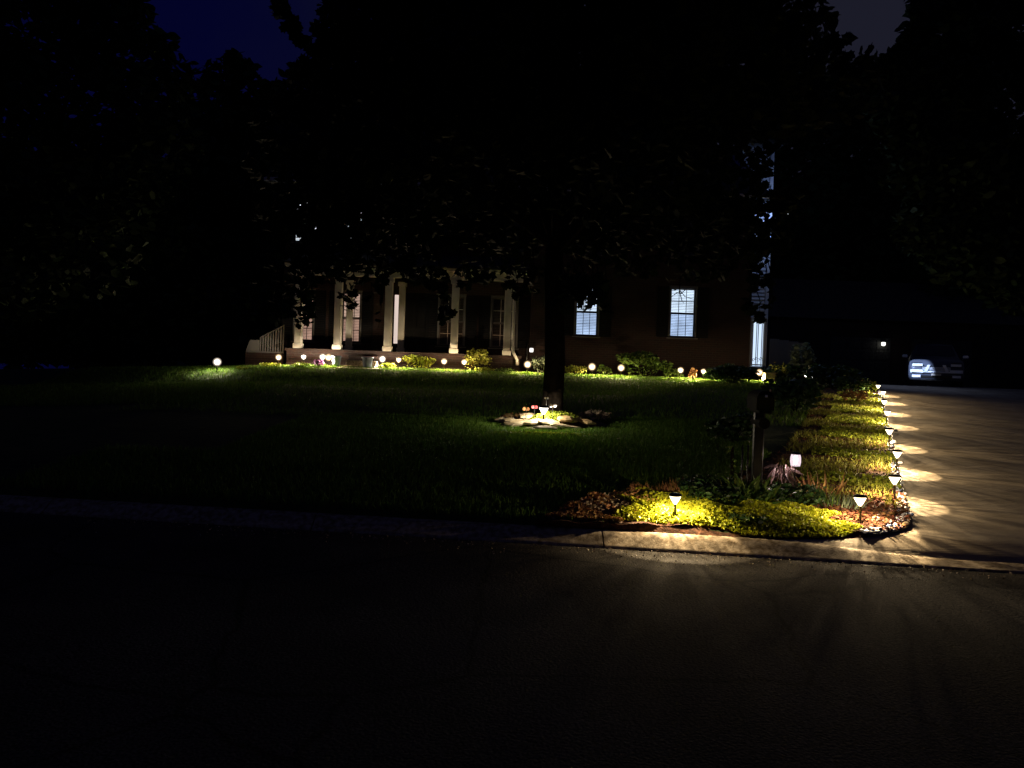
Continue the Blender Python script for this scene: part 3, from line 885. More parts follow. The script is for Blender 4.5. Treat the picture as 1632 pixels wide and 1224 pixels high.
s = MB(); s.add([(pxl-.35, 24.3, BT+.37), (pxr+.3, 24.3, BT+.37), (pxr+.3, WY, BT+1.0), (pxl-.35, WY, BT+1.0),
                 (pxl-.35, 24.3, BT+.31), (pxr+.3, 24.3, BT+.31), (pxr+.3, WY, BT+.94), (pxl-.35, WY, BT+.94)],
                [(0, 1, 2, 3), (7, 6, 5, 4), (0, 4, 5, 1), (1, 5, 6, 2), (3, 7, 4, 0)]); hb(s, 'porch_roof', M['roof'])
# downspout with elbow at the bottom
dx = hx(818.5, 24.5, 510)
s = MB(); s.tube([(dx-.02, 24.5, BT+.25), (dx-.02, 24.52, BT+.1), (dx, 24.52, BT-.05), (dx, 24.52, PZ+.35), (dx+.02, 24.5, PZ+.12), (dx+.15, 24.42, PZ-.14), (dx+.17, 24.40, PZ-.3)], .048, 8)
hb(s, 'downspout', M['white'], None, True)
# steps
sx0, sx1 = hx(556, 24.3), hx(604, 24.3)
for k in range(3):
    s = MB(); s.box(sx0, sx1, PY0-.32*(k+1), PY0-.32*k-.002, HG-.1, PZ-.02-.155*(k+1), .012); hb(s, 'step', M['kerb'] if k else M['brick'])
s = MB(); s.grid([[(x, y, zg(x, y) + .03) for x in np.linspace(sx0-.1, sx1+.3, 8)] for y in np.linspace(22.95, PY0-.98, 8)]); wk = s.build('front_walk', M['drive']); tag(wk, kind='structure')

# recessed side wing with lap siding, side door
GY = 27.3
gx0, gx1 = XR, hx(1223, GY, 500)
wing = empty('side_entry_wing', (gx0, GY, HG)); tag(wing, 'narrow pale-sided entry wing lit blue-white at the right corner of the house', 'building')
def wb_(mb, name, m, parent=None):
    o = mb.build(name, m, parent or wing)
    if parent is None: o.location = -Vector((gx0, GY, HG))
    return o
wz0 = HG - .1; wz1 = hz(1234, 232, GY)
zt = hz(1210, 512, GY)            # head of doorway
s = MB(); s.box(gx0, gx1, GY+.06, GY+3, wz0, wz1); wb_(s, 'wall', M['siding'])
s = MB(); z = zt + .12
while z < wz1 - .1:
    s.add([(gx0+.002, GY+.055, z+.135), (gx1-.06, GY+.055, z+.135), (gx1-.06, GY+.02, z), (gx0+.002, GY+.02, z), (gx0+.002, GY+.06, z), (gx1-.06, GY+.06, z)], [(0, 3, 2, 1), (3, 4, 5, 2)])
    z += .13
o = wb_(s, 'siding', M['siding']); o['kind'] = 'stuff'
s = MB(); s.box(gx1-.1, gx1+.02, GY-.02, GY+.06, wz0, wz1, .008); wb_(s, 'corner_board', M['siding'])
da, db = hx(1199.5, GY, 540), hx(1217, GY, 540); dz0 = HG + .55
for k, (a, b, yy) in enumerate(((da-.10, da-.04, -.06), (db-.02, db+.05, -.09), (db+.055, db+.10, -.05), (da-.04, da-.0, -.02))):
    s = MB(); s.box(a, b, GY+yy, GY+.055, dz0, zt + .05*(k != 3), .006); wb_(s, 'door_casing', M['white'])
s = MB(); s.box(da-.1, db+.1, GY-.1, GY+.055, zt+.052, zt+.13, .008); wb_(s, 'door_head', M['white'])
s = MB(); s.box(da, db-.02, GY+.03, GY+.05, dz0, zt)
sd = wb_(s, 'storm_door', emis('storm_door_glow', (.62, .78, 1), 1.15))
s = MB()
for q in (.0, .34, .50, .86):
    x = da + (db-.02-da)*q; s.box(x, x+.022, GY, GY+.028, dz0, zt)
s.box(da, db-.02, GY+.004, GY+.026, dz0+.02, dz0+.06)
s.build('door_stile', M['siding'], sd)
s = MB()   # scrollwork at the foot of the storm door
for q in range(5):
    cx = da + .05 + q*.085
    s.tube([(cx + .045*math.cos(t)*(1-t/9), GY-.02, dz0+.2 + .07*math.sin(t)*(1-t/9) + .05*(q % 2)) for t in np.linspace(0, 6, 14)], .008, 5)
s.build('scrollwork', M['black'], sd, True)
s = MB(); s.box(gx0, gx1+.5, GY-.75, GY-.06, HG-.1, HG+.5, .01); wb_(s, 'stoop', M['brick'])
s = MB(); s.box(gx0-.1, gx1+.3, GY-.3, GY+3.1, wz1, wz1+.12); wb_(s, 'eave', M['roof'])

# security light on the corner of the wing
fp = Vector((gx1+.2, GY-1.0, hz(1232, 350, GY)))
fl = empty('security_light', fp); tag(fl, 'blue-white security floodlight mounted on the side wing corner', 'floodlight')
s = MB(); s.box(-.24, -.18, .90, .97, -.06, .06); s.tube([(-.2, .93, 0), (0, .3, .05), (0, .02, .0)], .015, 6); s.build('bracket', M['white'], fl)
s = MB(); s.lathe([(.02, .08), (.05, .06), (.065, 0.0)], 14); s.build('lamp_housing', M['white'], fl, True)
s = MB(); s.lathe([(.0, -.004), (.05, -.004)], 14); s.build('lens', emis('flood_lens', (.7, .85, 1), 1.2, .9), fl)
def add_light(kind, name, parent, loc, col, power, radius=.03, **kw):
    ld = bpy.data.lights.new(name, kind)
    ld.color = col; ld.energy = power; ld.shadow_soft_size = radius
    for k, v in kw.items(): setattr(ld, k, v)
    o = bpy.data.objects.new(name, ld); COL.objects.link(o); o.parent = parent; o.location = loc
    return o
add_light('POINT', 'flood_bulb', fl, (0, .10, .01), (.36, .52, 1.0), 105)
sp = add_light('SPOT', 'flood_beam', fl, (.02, -.05, -.09), (.42, .55, 1.0), 330, spot_size=R(38), spot_blend=1.0)
sp.rotation_euler = (Vector((11.9, 24.0, 1.45)) - (fp + Vector((.02, -.05, -.09)))).to_track_quat('-Z', 'Y').to_euler()
sp = add_light('SPOT', 'flood_beam', fl, (.08, -.05, -.09), (.52, .66, 1.0), 9000, spot_size=R(7.2), spot_blend=.5)
tgt = Vector((at(1495, 590, 28.6).x - .06 - .62, 28.6 + .28, base(0, 28) + .74)) - (fp + Vector((.08, -.05, -.09)))
sp.rotation_euler = tgt.to_track_quat('-Z', 'Y').to_euler()

# garage
GX0, GX1, GYY = 12.0, 24, 36
gar = empty('garage', (GX0, GYY, 1.44)); tag(gar, 'unlit garage standing in the dark beyond the driveway', 'garage')
def gb(mb, name, m, parent=None):
    o = mb.build(name, m, parent or gar)
    if parent is None: o.location = -Vector((GX0, GYY, 1.44))
    return o
s = MB(); s.box(GX0, GX1, GYY, GYY+6, 1.3, 4.4); gb(s, 'wall', M['brick'])
for a in (14.8, 18.6):
    s = MB(); s.box(a, a+2.8, GYY-.06, GYY-.002, 1.44, 3.6); d = gb(s, 'garage_door', M['roof'])
    s = MB()
    for i in range(4):
        for j in range(4):
            s.box(a+.1+j*.68, a+.66+j*.68, GYY-.08, GYY-.06, 1.55+i*.51, 1.95+i*.51, .01)
    s.build('door_panel', M['roof'], d)
s = MB(); s.add([(GX0-.4, GYY-.4, 4.4), (GX1+.4, GYY-.4, 4.4), (GX1+.4, GYY+3, 6.6), (GX0-.4, GYY+3, 6.6), (GX0-.4, GYY+6.4, 4.4), (GX1+.4, GYY+6.4, 4.4)], [(0, 1, 2, 3), (3, 2, 5, 4), (0, 3, 4), (1, 5, 2), (0, 4, 5, 1)]); gb(s, 'roof', M['roof'])
lp = at(1408, 548, GYY-.25)
wl_ = empty('wall_lantern', lp); tag(wl_, 'small glowing lantern far away on the garage wall', 'lantern')
s = MB(); s.lathe([(.02, .16), (.10, .08), (.11, .07)], 10); s.box(-.03, .03, .02, .25, .08, .12); s.build('hood', M['black'], wl_)
s = MB(); s.lathe([(.05, -.09), (.085, -.05), (.085, .05), (.07, .07)], 12); s.build('globe', emis('lantern_globe', (.95, .95, .85), 3), wl_, True)

#==LAMPS==
def pattern(ld, k_up, seed, streak=.5, far=0.0, flat=0.0):
    """photometric web of the lamp: bright ring below, ribbed glass streaks, weaker above the horizon"""
    ld.use_nodes = True
    N, L = ld.node_tree.nodes, ld.node_tree.links
    em = N['Emission']
    ge = N.new('ShaderNodeNewGeometry'); sp = N.new('ShaderNodeSeparateXYZ')
    L.new(ge.outputs['Incoming'], sp.inputs[0])
    # angle from straight down, 0..pi : acos(-z)
    mz = N.new('ShaderNodeMath'); mz.operation = 'MULTIPLY'; mz.inputs[1].default_value = -1
    L.new(sp.outputs['Z'], mz.inputs[0])
    ac = N.new('ShaderNodeMath'); ac.operation = 'ARCCOSINE'; L.new(mz.outputs[0], ac.inputs[0])
    dv = N.new('ShaderNodeMath'); dv.operation = 'DIVIDE'; dv.inputs[1].default_value = math.pi; L.new(ac.outputs[0], dv.inputs[0])
    cr = N.new('ShaderNodeValToRGB'); e = cr.color_ramp.elements
    e[0].position = 0; e[0].color = (.45,)*3 + (1,)
    e[1].position = 1; e[1].color = (k_up*.2,)*3 + (1,)
    hz_ = max(.10 if far else .05, k_up)
    f_ = lambda a, b: a + (b - a)*far
    for p, v in ((.18, .30), (.225, .95), (.25, .95), (.262, .5), (.29, .85), (.305, .62), (.332, 1.2), (.346, 1.25), (.356, f_(.22, .25)), (.385, f_(.42, .50)), (.40, f_(.22, .50)), (.43, f_(.10, .95)),
                 (.455, f_(.04, 1.0)), (.468, f_(.03, .55)), (.485, f_(.03, .08)), (.55, k_up*.7), (.64, k_up*.5), (.72, k_up), (.85, k_up*.85)):
        if p < .56: v = v*(1-flat) + .42*flat
        if flat > .4 and p < .35: v *= .38
        q = e.new(p); q.color = (v, v, v, 1)
    L.new(dv.outputs[0], cr.inputs[0])
    at2 = N.new('ShaderNodeMath'); at2.operation = 'ARCTAN2'; L.new(sp.outputs['Y'], at2.inputs[0]); L.new(sp.outputs['X'], at2.inputs[1])
    n1 = N.new('ShaderNodeTexNoise'); n1.noise_dimensions = '2D'; n1.inputs['Scale'].default_value = 1; n1.inputs['Detail'].default_value = 3; n1.inputs['Roughness'].default_value = .65
    cb = N.new('ShaderNodeCombineXYZ')
    ml = N.new('ShaderNodeMath'); ml.operation = 'MULTIPLY_ADD'; ml.inputs[1].default_value = 6.5; ml.inputs[2].default_value = seed*3.7
    L.new(at2.outputs[0], ml.inputs[0]); L.new(ml.outputs[0], cb.inputs['X'])
    m3 = N.new('ShaderNodeMath'); m3.operation = 'MULTIPLY_ADD'; m3.inputs[1].default_value = 3; m3.inputs[2].default_value = seed
    L.new(ac.outputs[0], m3.inputs[0]); L.new(m3.outputs[0], cb.inputs['Y'])
    L.new(cb.outputs[0], n1.inputs['Vector'])
    mr = N.new('ShaderNodeMapRange'); mr.inputs['From Min'].default_value = .38; mr.inputs['From Max'].default_value = .62
    mr.inputs['To Min'].default_value = 1-streak; mr.inputs['To Max'].default_value = 1+streak
    L.new(n1.outputs['Fac'], mr.inputs['Value'])
    mu = N.new('ShaderNodeMath'); mu.operation = 'MULTIPLY'; L.new(cr.outputs[0], mu.inputs[0]); L.new(mr.outputs[0], mu.inputs[1])
    L.new(mu.outputs[0], em.inputs['Strength'])

def lamp_meshes():
    cap = MB(); cap.lathe([(.0, .290), (.040, .289), (.054, .284), (.062, .274), (.063, .266), (.058, .262), (.0, .2615)], 24)
    gl = MB(); gl.lathe([(.054, .2612), (.050, .252), (.030, .214), (.012, .186), (.0, .184)], 20)
    st = MB(); st.lathe([(.0, -.06), (.009, -.02), (.011, 0), (.011, .178), (.013, .184), (.005, .19)], 10)
    return cap.mesh('lamp_cap'), gl.mesh('lamp_glass'), st.mesh('stake')
capm, glm, stm = lamp_meshes()
for m_ in (capm, stm):
    m_.polygons.foreach_set('use_smooth', [True]*len(m_.polygons))
capm.materials.append(M['cap']); stm.materials.append(M['stake'])
GLW = {'warm': emis('lamp_glass_warm', (1, .80, .52), 3.0, .95), 'cool': emis('lamp_glass_cool', (1, .93, .80), 3.5, .95)}
glms = {}
for k_, m_ in GLW.items():
    q = glm.copy(); q.materials.append(m_); glms[k_] = q
LCOL = {'warm': (1.0, .745, .43), 'cool': (1.0, .86, .66)}
def bloom_mat(name, col, k):  # lens bloom painted as emission that fades to a clear rim
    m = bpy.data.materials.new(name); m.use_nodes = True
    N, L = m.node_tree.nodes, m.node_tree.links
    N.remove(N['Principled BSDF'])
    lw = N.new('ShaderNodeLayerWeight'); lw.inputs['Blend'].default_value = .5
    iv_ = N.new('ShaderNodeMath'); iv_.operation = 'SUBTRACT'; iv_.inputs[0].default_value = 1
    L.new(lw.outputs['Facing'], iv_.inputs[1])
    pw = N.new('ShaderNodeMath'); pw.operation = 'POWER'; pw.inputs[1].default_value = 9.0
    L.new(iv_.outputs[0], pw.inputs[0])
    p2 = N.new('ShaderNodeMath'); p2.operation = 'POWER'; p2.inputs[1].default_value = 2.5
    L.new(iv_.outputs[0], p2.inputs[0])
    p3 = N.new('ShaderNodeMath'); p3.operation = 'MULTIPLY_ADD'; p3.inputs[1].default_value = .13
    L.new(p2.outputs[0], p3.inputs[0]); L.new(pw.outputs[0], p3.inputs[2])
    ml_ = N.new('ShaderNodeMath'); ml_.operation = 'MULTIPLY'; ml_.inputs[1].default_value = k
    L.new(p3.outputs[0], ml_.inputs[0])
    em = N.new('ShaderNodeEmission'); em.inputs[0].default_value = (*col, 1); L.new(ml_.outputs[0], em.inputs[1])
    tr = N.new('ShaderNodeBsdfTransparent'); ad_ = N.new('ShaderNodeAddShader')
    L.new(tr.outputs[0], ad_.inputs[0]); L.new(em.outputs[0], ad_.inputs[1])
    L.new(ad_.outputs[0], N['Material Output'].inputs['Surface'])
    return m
_g = MB(); _n = 12  # glow ball added round the lamp head, not a glass part of it
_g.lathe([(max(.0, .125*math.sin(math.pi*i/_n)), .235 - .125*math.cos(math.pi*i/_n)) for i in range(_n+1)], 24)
_gm = _g.mesh('lamp_bloom'); _gm.polygons.foreach_set('use_smooth', [True]*len(_gm.polygons))
blooms = {}
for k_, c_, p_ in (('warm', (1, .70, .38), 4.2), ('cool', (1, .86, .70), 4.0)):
    q = _gm.copy(); q.materials.append(bloom_mat('lens_bloom_' + k_, c_, p_)); blooms[k_] = q
nl = [0]
def path_lamp(p, label, group, tone='warm', power=1.0, up=.03, sc=1.0, tilt=(0, 0), streak=.45, far=0.0, globe=False, flat=0.0):
    root = empty('path_lamp', p); root.scale = (sc, sc, sc); root.rotation_euler = (tilt[0], tilt[1], random.uniform(0, 6))
    tag(root, label, 'garden lamp', group)
    for nm, me in (('lamp_cap', capm), ('lamp_glass', glms[tone]), ('stake', stm)):
        o = bpy.data.objects.new(nm, me); COL.objects.link(o); o.parent = root
    if globe:  # added ball that imitates lens bloom; a number sets its size
        o = bpy.data.objects.new('lamp_bloom', blooms[tone]); COL.objects.link(o); o.parent = root
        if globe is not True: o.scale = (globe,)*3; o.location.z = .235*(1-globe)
    nl[0] += 1
    l = add_light('POINT', 'bulb', root, (0, 0, .236), LCOL[tone], power, .006)
    pattern(l.data, up, nl[0]*1.37, streak, far, flat)
    return root

GD = 'solar path lamps along the driveway edge'
P_D = 70.0
dl = [((1371.7, 839), 'path lamp at the street corner of the bed, nearest the white pebbles', 1.0, P_D*1.38),
      ((1426, 801.7), 'second lamp up the driveway from the street, leaning over the bark mulch', 1.03, P_D),
      ((1428.5, 753), 'third lamp up the driveway from the street, beside pale edging stones', 1.0, P_D),
      ((1417, 712.8), 'fourth lamp up the driveway from the street, level with the grassy tufts', 1.04, P_D),
      ((1412.8, 679.4), 'fifth lamp up the driveway from the street, near a small dark stone', 1.06, P_D)]
random.seed(8)
for (q, lb, sc, pw_) in dl:
    p = hit(*q)
    path_lamp(p, lb, GD, 'warm', pw_*random.uniform(.85, 1.15), .03, sc, (random.uniform(-.07, .07), random.uniform(-.07, .07)), far=.15 if pw_ > P_D*1.3 else (.25 if p.y < 8.5 else .55 if p.y < 10.5 else random.uniform(.75, .95)), flat=.08 if pw_ > P_D*1.3 else 0, streak=.6)
for (px, Y, lb) in ((1409.5, 16.2, 'third lamp from the far upper end of the driveway edge'), (1407.5, 18.4, 'second lamp from the far upper end of the driveway edge'), (1399, 20.3, 'farthest lamp at the upper end of the driveway edge, by a golden shrub')):
    p = place(px, Y, 630)
    path_lamp(p, lb, GD, 'warm', P_D*1.1, .03, 1.05, far=1.0)
path_lamp(hit(1075.5, 835), 'path lamp standing alone among golden creeper behind the kerb', 'solar path lamps in the front bed', 'warm', P_D*1.45, .02, .96, (0, .03), streak=.3, flat=.2)
path_lamp(hit(865.5, 685), 'path lamp at the round stone-edged bed under the tree', 'solar path lamps in the front bed', 'cool', 120, .12, 1.36, flat=.42, far=.12, streak=.3)

GH = 'solar lamps along the front of the house'
P_H = 260
hl = [(444, 23.9, 'warm', 'leftmost house-front lamp, right of the white picket railing', .9), (484.5, 23.9, 'cool', 'house-front lamp below the leftmost porch column', .9),
      (513.5, 24.0, 'cool', 'left lamp of the close pair behind the purple flowers', .8), (524, 23.6, 'warm', 'right lamp of the close pair left of the glazed blue pot', .9),
      (607.5, 23.9, 'cool', 'house-front lamp just right of the porch steps', .8), (634, 23.7, 'warm', 'house-front lamp left of the first rounded yellow-green bush', .9),
      (707, 23.8, 'warm', 'house-front lamp below the dark window left of the fourth column', 1), (740.5, 23.8, 'warm', 'house-front lamp in front of the tall airy bush', 1),
      (840.5, 23.6, 'warm', 'house-front lamp just left of the yard tree trunk', 1), (944.5, 23.5, 'warm', 'house-front lamp below the leaf-covered lit window', 1.1),
      (989.5, 23.5, 'warm', 'house-front lamp at the left side of the largest shrub', 1.1), (1084, 23.3, 'warm', 'house-front lamp below the fully visible lit window', 1.2),
      (1122, 23.1, 'warm', 'house-front lamp right of the reddish tuft, over a pale slab', 1.2), (1210, 23.6, 'warm', 'house-front lamp left of the square tan planter', 1.0)]
for (px, Y, tone, lb, k) in hl:
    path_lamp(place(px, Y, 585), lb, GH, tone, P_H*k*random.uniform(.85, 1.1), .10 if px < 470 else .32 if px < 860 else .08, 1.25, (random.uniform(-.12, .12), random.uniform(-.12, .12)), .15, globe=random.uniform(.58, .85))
p = place(346, 22.4, 585)
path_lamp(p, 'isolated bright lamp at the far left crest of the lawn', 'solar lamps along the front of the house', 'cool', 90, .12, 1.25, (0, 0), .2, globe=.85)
for px, lb in ((1284.5, 'left of the two small white lamps beyond the tan planter'), (1296, 'right of the two small white lamps beyond the tan planter')):
    path_lamp(place(px, 24.5, 597), lb, 'small lamps by the side fence', 'cool', 1.5, .3, 1.0 if px < 1290 else .8)
# small lantern hanging by the brick wall
lp = at(847, 558, 24.9)
ln = empty('hanging_lantern', (lp.x, 24.9, zg(lp.x, 24.9))); tag(ln, 'tiny white lantern on a thin hook between porch and tree trunk', 'lantern')
h = lp.z - zg(lp.x, 24.9)
s = MB(); s.tube([(-.14, 0, 0), (-.14, 0, h+.12), (-.1, 0, h+.2), (-.03, 0, h+.2), (0, 0, h+.12)], .008, 6); s.build('hook', M['black'], ln)
s = MB(); s.box(-.055, .055, -.055, .055, h-.06, h+.06, .01); s.build('lantern_glass', emis('lantern_glass', (1, .95, .9), 2.6), ln)
s = MB(); s.box(-.065, .065, -.065, .065, h+.062, h+.085); s.build('lid', M['black'], ln)
add_light('POINT', 'bulb', ln, (0, -.09, h), (1, .9, .8), 1.0)

# pink-white mercury glass lantern on stake in the front bed
p = at(1268, 733, 7.75)
gz = zg(p.x, 7.75)
sl = empty('stake_lantern', (p.x, 7.75, gz)); tag(sl, 'crackled pinkish-white glass lantern on a thin black stake', 'lantern')
h = p.z - gz
s = MB(); s.lathe([(.0, -.05), (.006, 0), (.006, h-.075), (.03, h-.070), (.030, h-.062)], 8); s.build('stake', M['black'], sl)
s = MB()
N_ = 18
for (r0, z0_, r1, z1_) in ((.044, h-.062, .052, h-.02), (.052, h-.02, .050, h+.03), (.050, h+.03, .042, h+.056)):
    for i in range(N_):
        a0 = 2*math.pi*(i+.10)/N_; a1 = 2*math.pi*(i+.90)/N_
        s.add([(r0*math.cos(a0), r0*math.sin(a0), z0_), (r0*math.cos(a1), r0*math.sin(a1), z0_), (r1*math.cos(a1), r1*math.sin(a1), z1_), (r1*math.cos(a0), r1*math.sin(a0), z1_)], [(0, 1, 2, 3)])
s.build('lantern_glass', emis('crackle_glass', (1, .80, .86), .7, .85), sl)
s = MB(); s.lathe([(.012, h-.04), (.02, h-.02), (.02, h+.02), (.012, h+.04)], 10); s.build('candle_bulb', emis('candle_bulb', (1, .9, .93), 5, .9), sl)
s = MB(); s.lathe([(.048, h+.057), (.05, h+.066), (.03, h+.08), (.0, h+.085)], 16); s.build('lantern_cap', M['black'], sl, True)
l = add_light('POINT', 'bulb', sl, (0, 0, h), (1, .72, .66), 6, .008)
pattern(l.data, .5, 3.3, .5)

#==PLANTS==
def inside_bed(x, y):
    return y > yfront(x) + .02 and x > bedleft(y) + .02 and x < xe(y) - .02
def samp(n, x0, x1, y0, y1, ok):
    out = []
    while len(out) < n:
        x = rng.uniform(x0, x1, 4000); y = rng.uniform(y0, y1, 4000)
        for a, b in zip(x, y):
            if ok(a, b):
                out.append((a, b))
                if len(out) >= n: break
    return out
def bumpy(x, y, s=1.0): return .5 + .5*math.sin(x*9.1*s + 1.3*math.sin(y*7*s))*math.cos(y*8.3*s + math.sin(x*5*s))

# golden creeper
def gold_ok(x, y):
    if not inside_bed(x, y): return False
    r = ((x-1.45)/.85)**2 + ((y-7.15)/.62)**2
    r2 = ((x-2.55)/.80)**2 + ((y-7.05)/.66)**2
    r3 = ((x-2.0)/.6)**2 + ((y-6.95)/.42)**2
    return min(r, r2, r3) < 1 + .3*math.sin(x*11+y*13) and x > 1.02 + .25*(y-7) + .1*math.sin(y*9) and y > yfront(x) + .09 - .14*sstep(1.8, 2.3, x) - .02*math.sin(x*19)*sstep(2.2, 2.4, x) and x < 3.10 - .3*(7.0-y)*(y < 7) + .12*math.sin(y*13)
xy = samp(15500, .7, 3.35, 6.6, 7.9, gold_ok)
def zedge(x, y):
    yf = yfront(x)
    e_ = (kh(x) if x < 2.3 else drivez(x, max(yf, yk(x)+.22))) 
    return e_ + (zg(x, y) + .022 - e_)*sstep(-.02, .16, y - yf)
pos = np.array([(x, y, zedge(x, y) + .016 + (.075*bumpy(x, y)*rng.uniform(.25, 1) + .035)*sstep(0, .3 if x < 2.2 else .55, y - yfront(x))*(1 - .7*sstep(2.3, 3.0, x))) for x, y in xy])
cr = scatter_mesh('golden_creeper', pos, .030*rng.uniform(.6, 1.25, len(pos)), 'round', tilt=.8, material=M['gold'])
tag(cr, 'bright yellow-green creeping ground cover spreading behind the kerb', 'ground cover', kind='stuff')
# mixed mid green plants inside creeper
def mid_ok(x, y):
    return inside_bed(x, y) and (((x-2.08)/.36)**2 + ((y-7.75)/.42)**2 < 1 or ((x-2.15)/.17)**2 + ((y-6.9)/.13)**2 < 1 or ((x-2.7)/.5)**2 + ((y-7.75)/.25)**2 < 1)
xy = samp(2600, 1.5, 3.3, 6.5, 8.3, mid_ok)
pos = np.array([(x, y, zg(x, y) + rng.uniform(.03, .20)*(1 if y > 7.2 else .5)) for x, y in xy])
o = scatter_mesh('leafy_perennials', pos, .055*rng.uniform(.6, 1.3, len(pos)), 'oval', tilt=.9, material=M['dgreen'])
tag(o, 'dark green leafy perennials rising from the middle of the creeper', 'plants', kind='stuff')
# sedum on the left
def sed_ok(x, y): return inside_bed(x, y) and x < (1.02 if y < 6.95 else 1.45) and y < 8.5 and not (gold_ok(x, y) and rng.uniform() < .93)
xy = samp(5200, .25, 1.5, 6.6, 8.6, sed_ok)
pos = np.array([(x, y, zg(x, y) + .04 + (.01 + .13*bumpy(x, y, 1.4))*rng.uniform(.2, 1)*sstep(-.1, .6, y-yfront(x))) for x, y in xy])
o = scatter_mesh('brown_sedum', pos, .042*rng.uniform(.5, 1.3, len(pos)), 'oval', tilt=.9, material=M['sedum'])
tag(o, 'rust-brown low sedum at the left tip of the kerb bed', 'ground cover', kind='stuff')
xy = samp(1300, .3, 1.3, 6.65, 7.5, sed_ok)
pos = np.array([(x, y, zg(x, y) + .02 + rng.uniform(.0, .11)*sstep(0, .5, y-yfront(x))) for x, y in xy])
o = scatter_mesh('pale_sedum', pos, .036*rng.uniform(.5, 1.3, len(pos)), 'oval', tilt=.9, material=M['pale'])
tag(o, 'pale dried stems and leaves mixed into the brown sedum', 'ground cover', kind='stuff')
xy = samp(500, .9, 2.0, 7.7, 8.9, lambda x, y: inside_bed(x, y))
pos = np.array([(x, y, zg(x, y)) for x, y in xy])
dirs = np.stack([rng.normal(0, .3, 500), rng.normal(0, .3, 500), np.ones(500)], 1)
o = scatter_mesh('dry_stems', pos, rng.uniform(.06, .17, 500), 'blade', material=M['sedum'], direction=dirs)
tag(o, 'reddish dry stems standing behind the sedum', 'plants', kind='stuff')

o = scatter_mesh('gutter_grit', GRIT, rng.uniform(.004, .017, len(GRIT)), 'round', tilt=.5, material=M['pale'])
tag(o, 'loose grit and leaf bits lying along the gutter', 'grit', kind='stuff')
# mulch chips over the driveway strip
def strip_ok(x, y): return inside_bed(x, y) and (x > 2.9 or y > 8) and not gold_ok(x, y)
xy = samp(4500, 1.9, 9, 6.8, 19, strip_ok)
xy += samp(2600, 2.9, 4.4, 6.8, 8.4, strip_ok)
pos = np.array([(x, y, zg(x, y) + .032 + rng.uniform(0, .014)) for x, y in xy])
o = scatter_mesh('bark_mulch', pos, .045*rng.uniform(.4, 1.4, len(pos)), 'oval', tilt=.25, material=M['chips'])
tag(o, 'red-brown bark mulch along the driveway strip', 'mulch', kind='stuff')
# tufts on strip (grassy, alternating green/gold)
def tuft_ok(x, y):
    d = xe(y) - x
    if not (inside_bed(x, y) and y > 7.75 and .10 < d < 1.35 + .02*y): return False
    return math.sin(y*2.9 + x*1.1) + .9*math.sin(y*5.3 - x*3.1) + .5*math.sin(x*8) > -.15
xy = samp(11000, 2.9, 9.5, 7.7, 20.5, tuft_ok)
n = len(xy)
pos = np.array([(x, y, zg(x, y) + .01) for x, y in xy])
dirs = np.stack([rng.normal(0, .55, n), rng.normal(0, .55, n), np.ones(n)], 1)
o = scatter_mesh('strip_grass', pos, rng.uniform(.04, .12, n), 'blade', material=M['olive'], direction=dirs)
tag(o, 'short olive grass tufts in the bed beside the driveway', 'grass', kind='stuff')
def gp_ok(x, y):
    d = xe(y) - x
    return inside_bed(x, y) and y > 7.9 and .04 < d < 1.2 and math.sin(y*2.9 + x*1.1 + 2.4) + .7*math.sin(y*6.3 + x*2.0) > .15
xy = samp(11000, 2.9, 9.5, 7.8, 20.5, gp_ok)
pos = np.array([(x, y, zg(x, y) + .02 + .05*rng.uniform(0, 1)) for x, y in xy])
o = scatter_mesh('golden_patches', pos, .032*rng.uniform(.6, 1.3, len(pos)), 'round', tilt=.7, material=M['ygreen'])
tag(o, 'patches of golden-green creeper between the driveway lamps', 'ground cover', kind='stuff')

# tall blades near first driveway lamp
def blades(name, label, x, y, n, hgt, spread, m, cat='plant', kind='blade', droop=.35, group=None):
    z = zg(x, y)
    root = empty(name, (x, y, z)); tag(root, label, cat, group)
    pos = np.stack([rng.normal(0, spread, n), rng.normal(0, spread, n), np.zeros(n)], 1)
    d = np.stack([rng.normal(0, droop, n) + pos[:, 0]*2, rng.normal(0, droop, n) + pos[:, 1]*2, np.ones(n)], 1)
    o = scatter_mesh('leaves', pos, hgt*rng.uniform(.6, 1.1, n), kind, material=m, parent=root, direction=d)
    return root
q = hit(1192, 806); blades('daylily', 'strappy green daylily clump at the foot of the mailbox post', q.x, q.y, 90, .34, .09, M['green'], kind='strap', droop=.5)
q = hit(1170, 800); blades('iris_clump', 'lower grassy green clump left of the daylily', q.x, q.y, 60, .24, .07, M['ygreen'], kind='strap', droop=.4)
q = hit(1345, 812); blades('grass_clump', 'upright grey-green grass clump left of the corner lamp', q.x, q.y, 70, .16, .07, M['silver'], droop=.25)
q = hit(1322, 806); blades('grass_clump', 'shorter green grass clump at the back edge of the creeper', q.x, q.y, 60, .15, .08, M['green'], droop=.3)
q = hit(1372, 795); blades('low_clump', 'yellowish low clump behind the corner lamp', q.x, q.y, 90, .09, .14, M['ygreen'], droop=.7)
q = hit(1300, 790); blades('stem_clump', 'thin brown stems right of the purple plant', q.x, q.y, 26, .3, .09, M['sedum'], droop=.15)

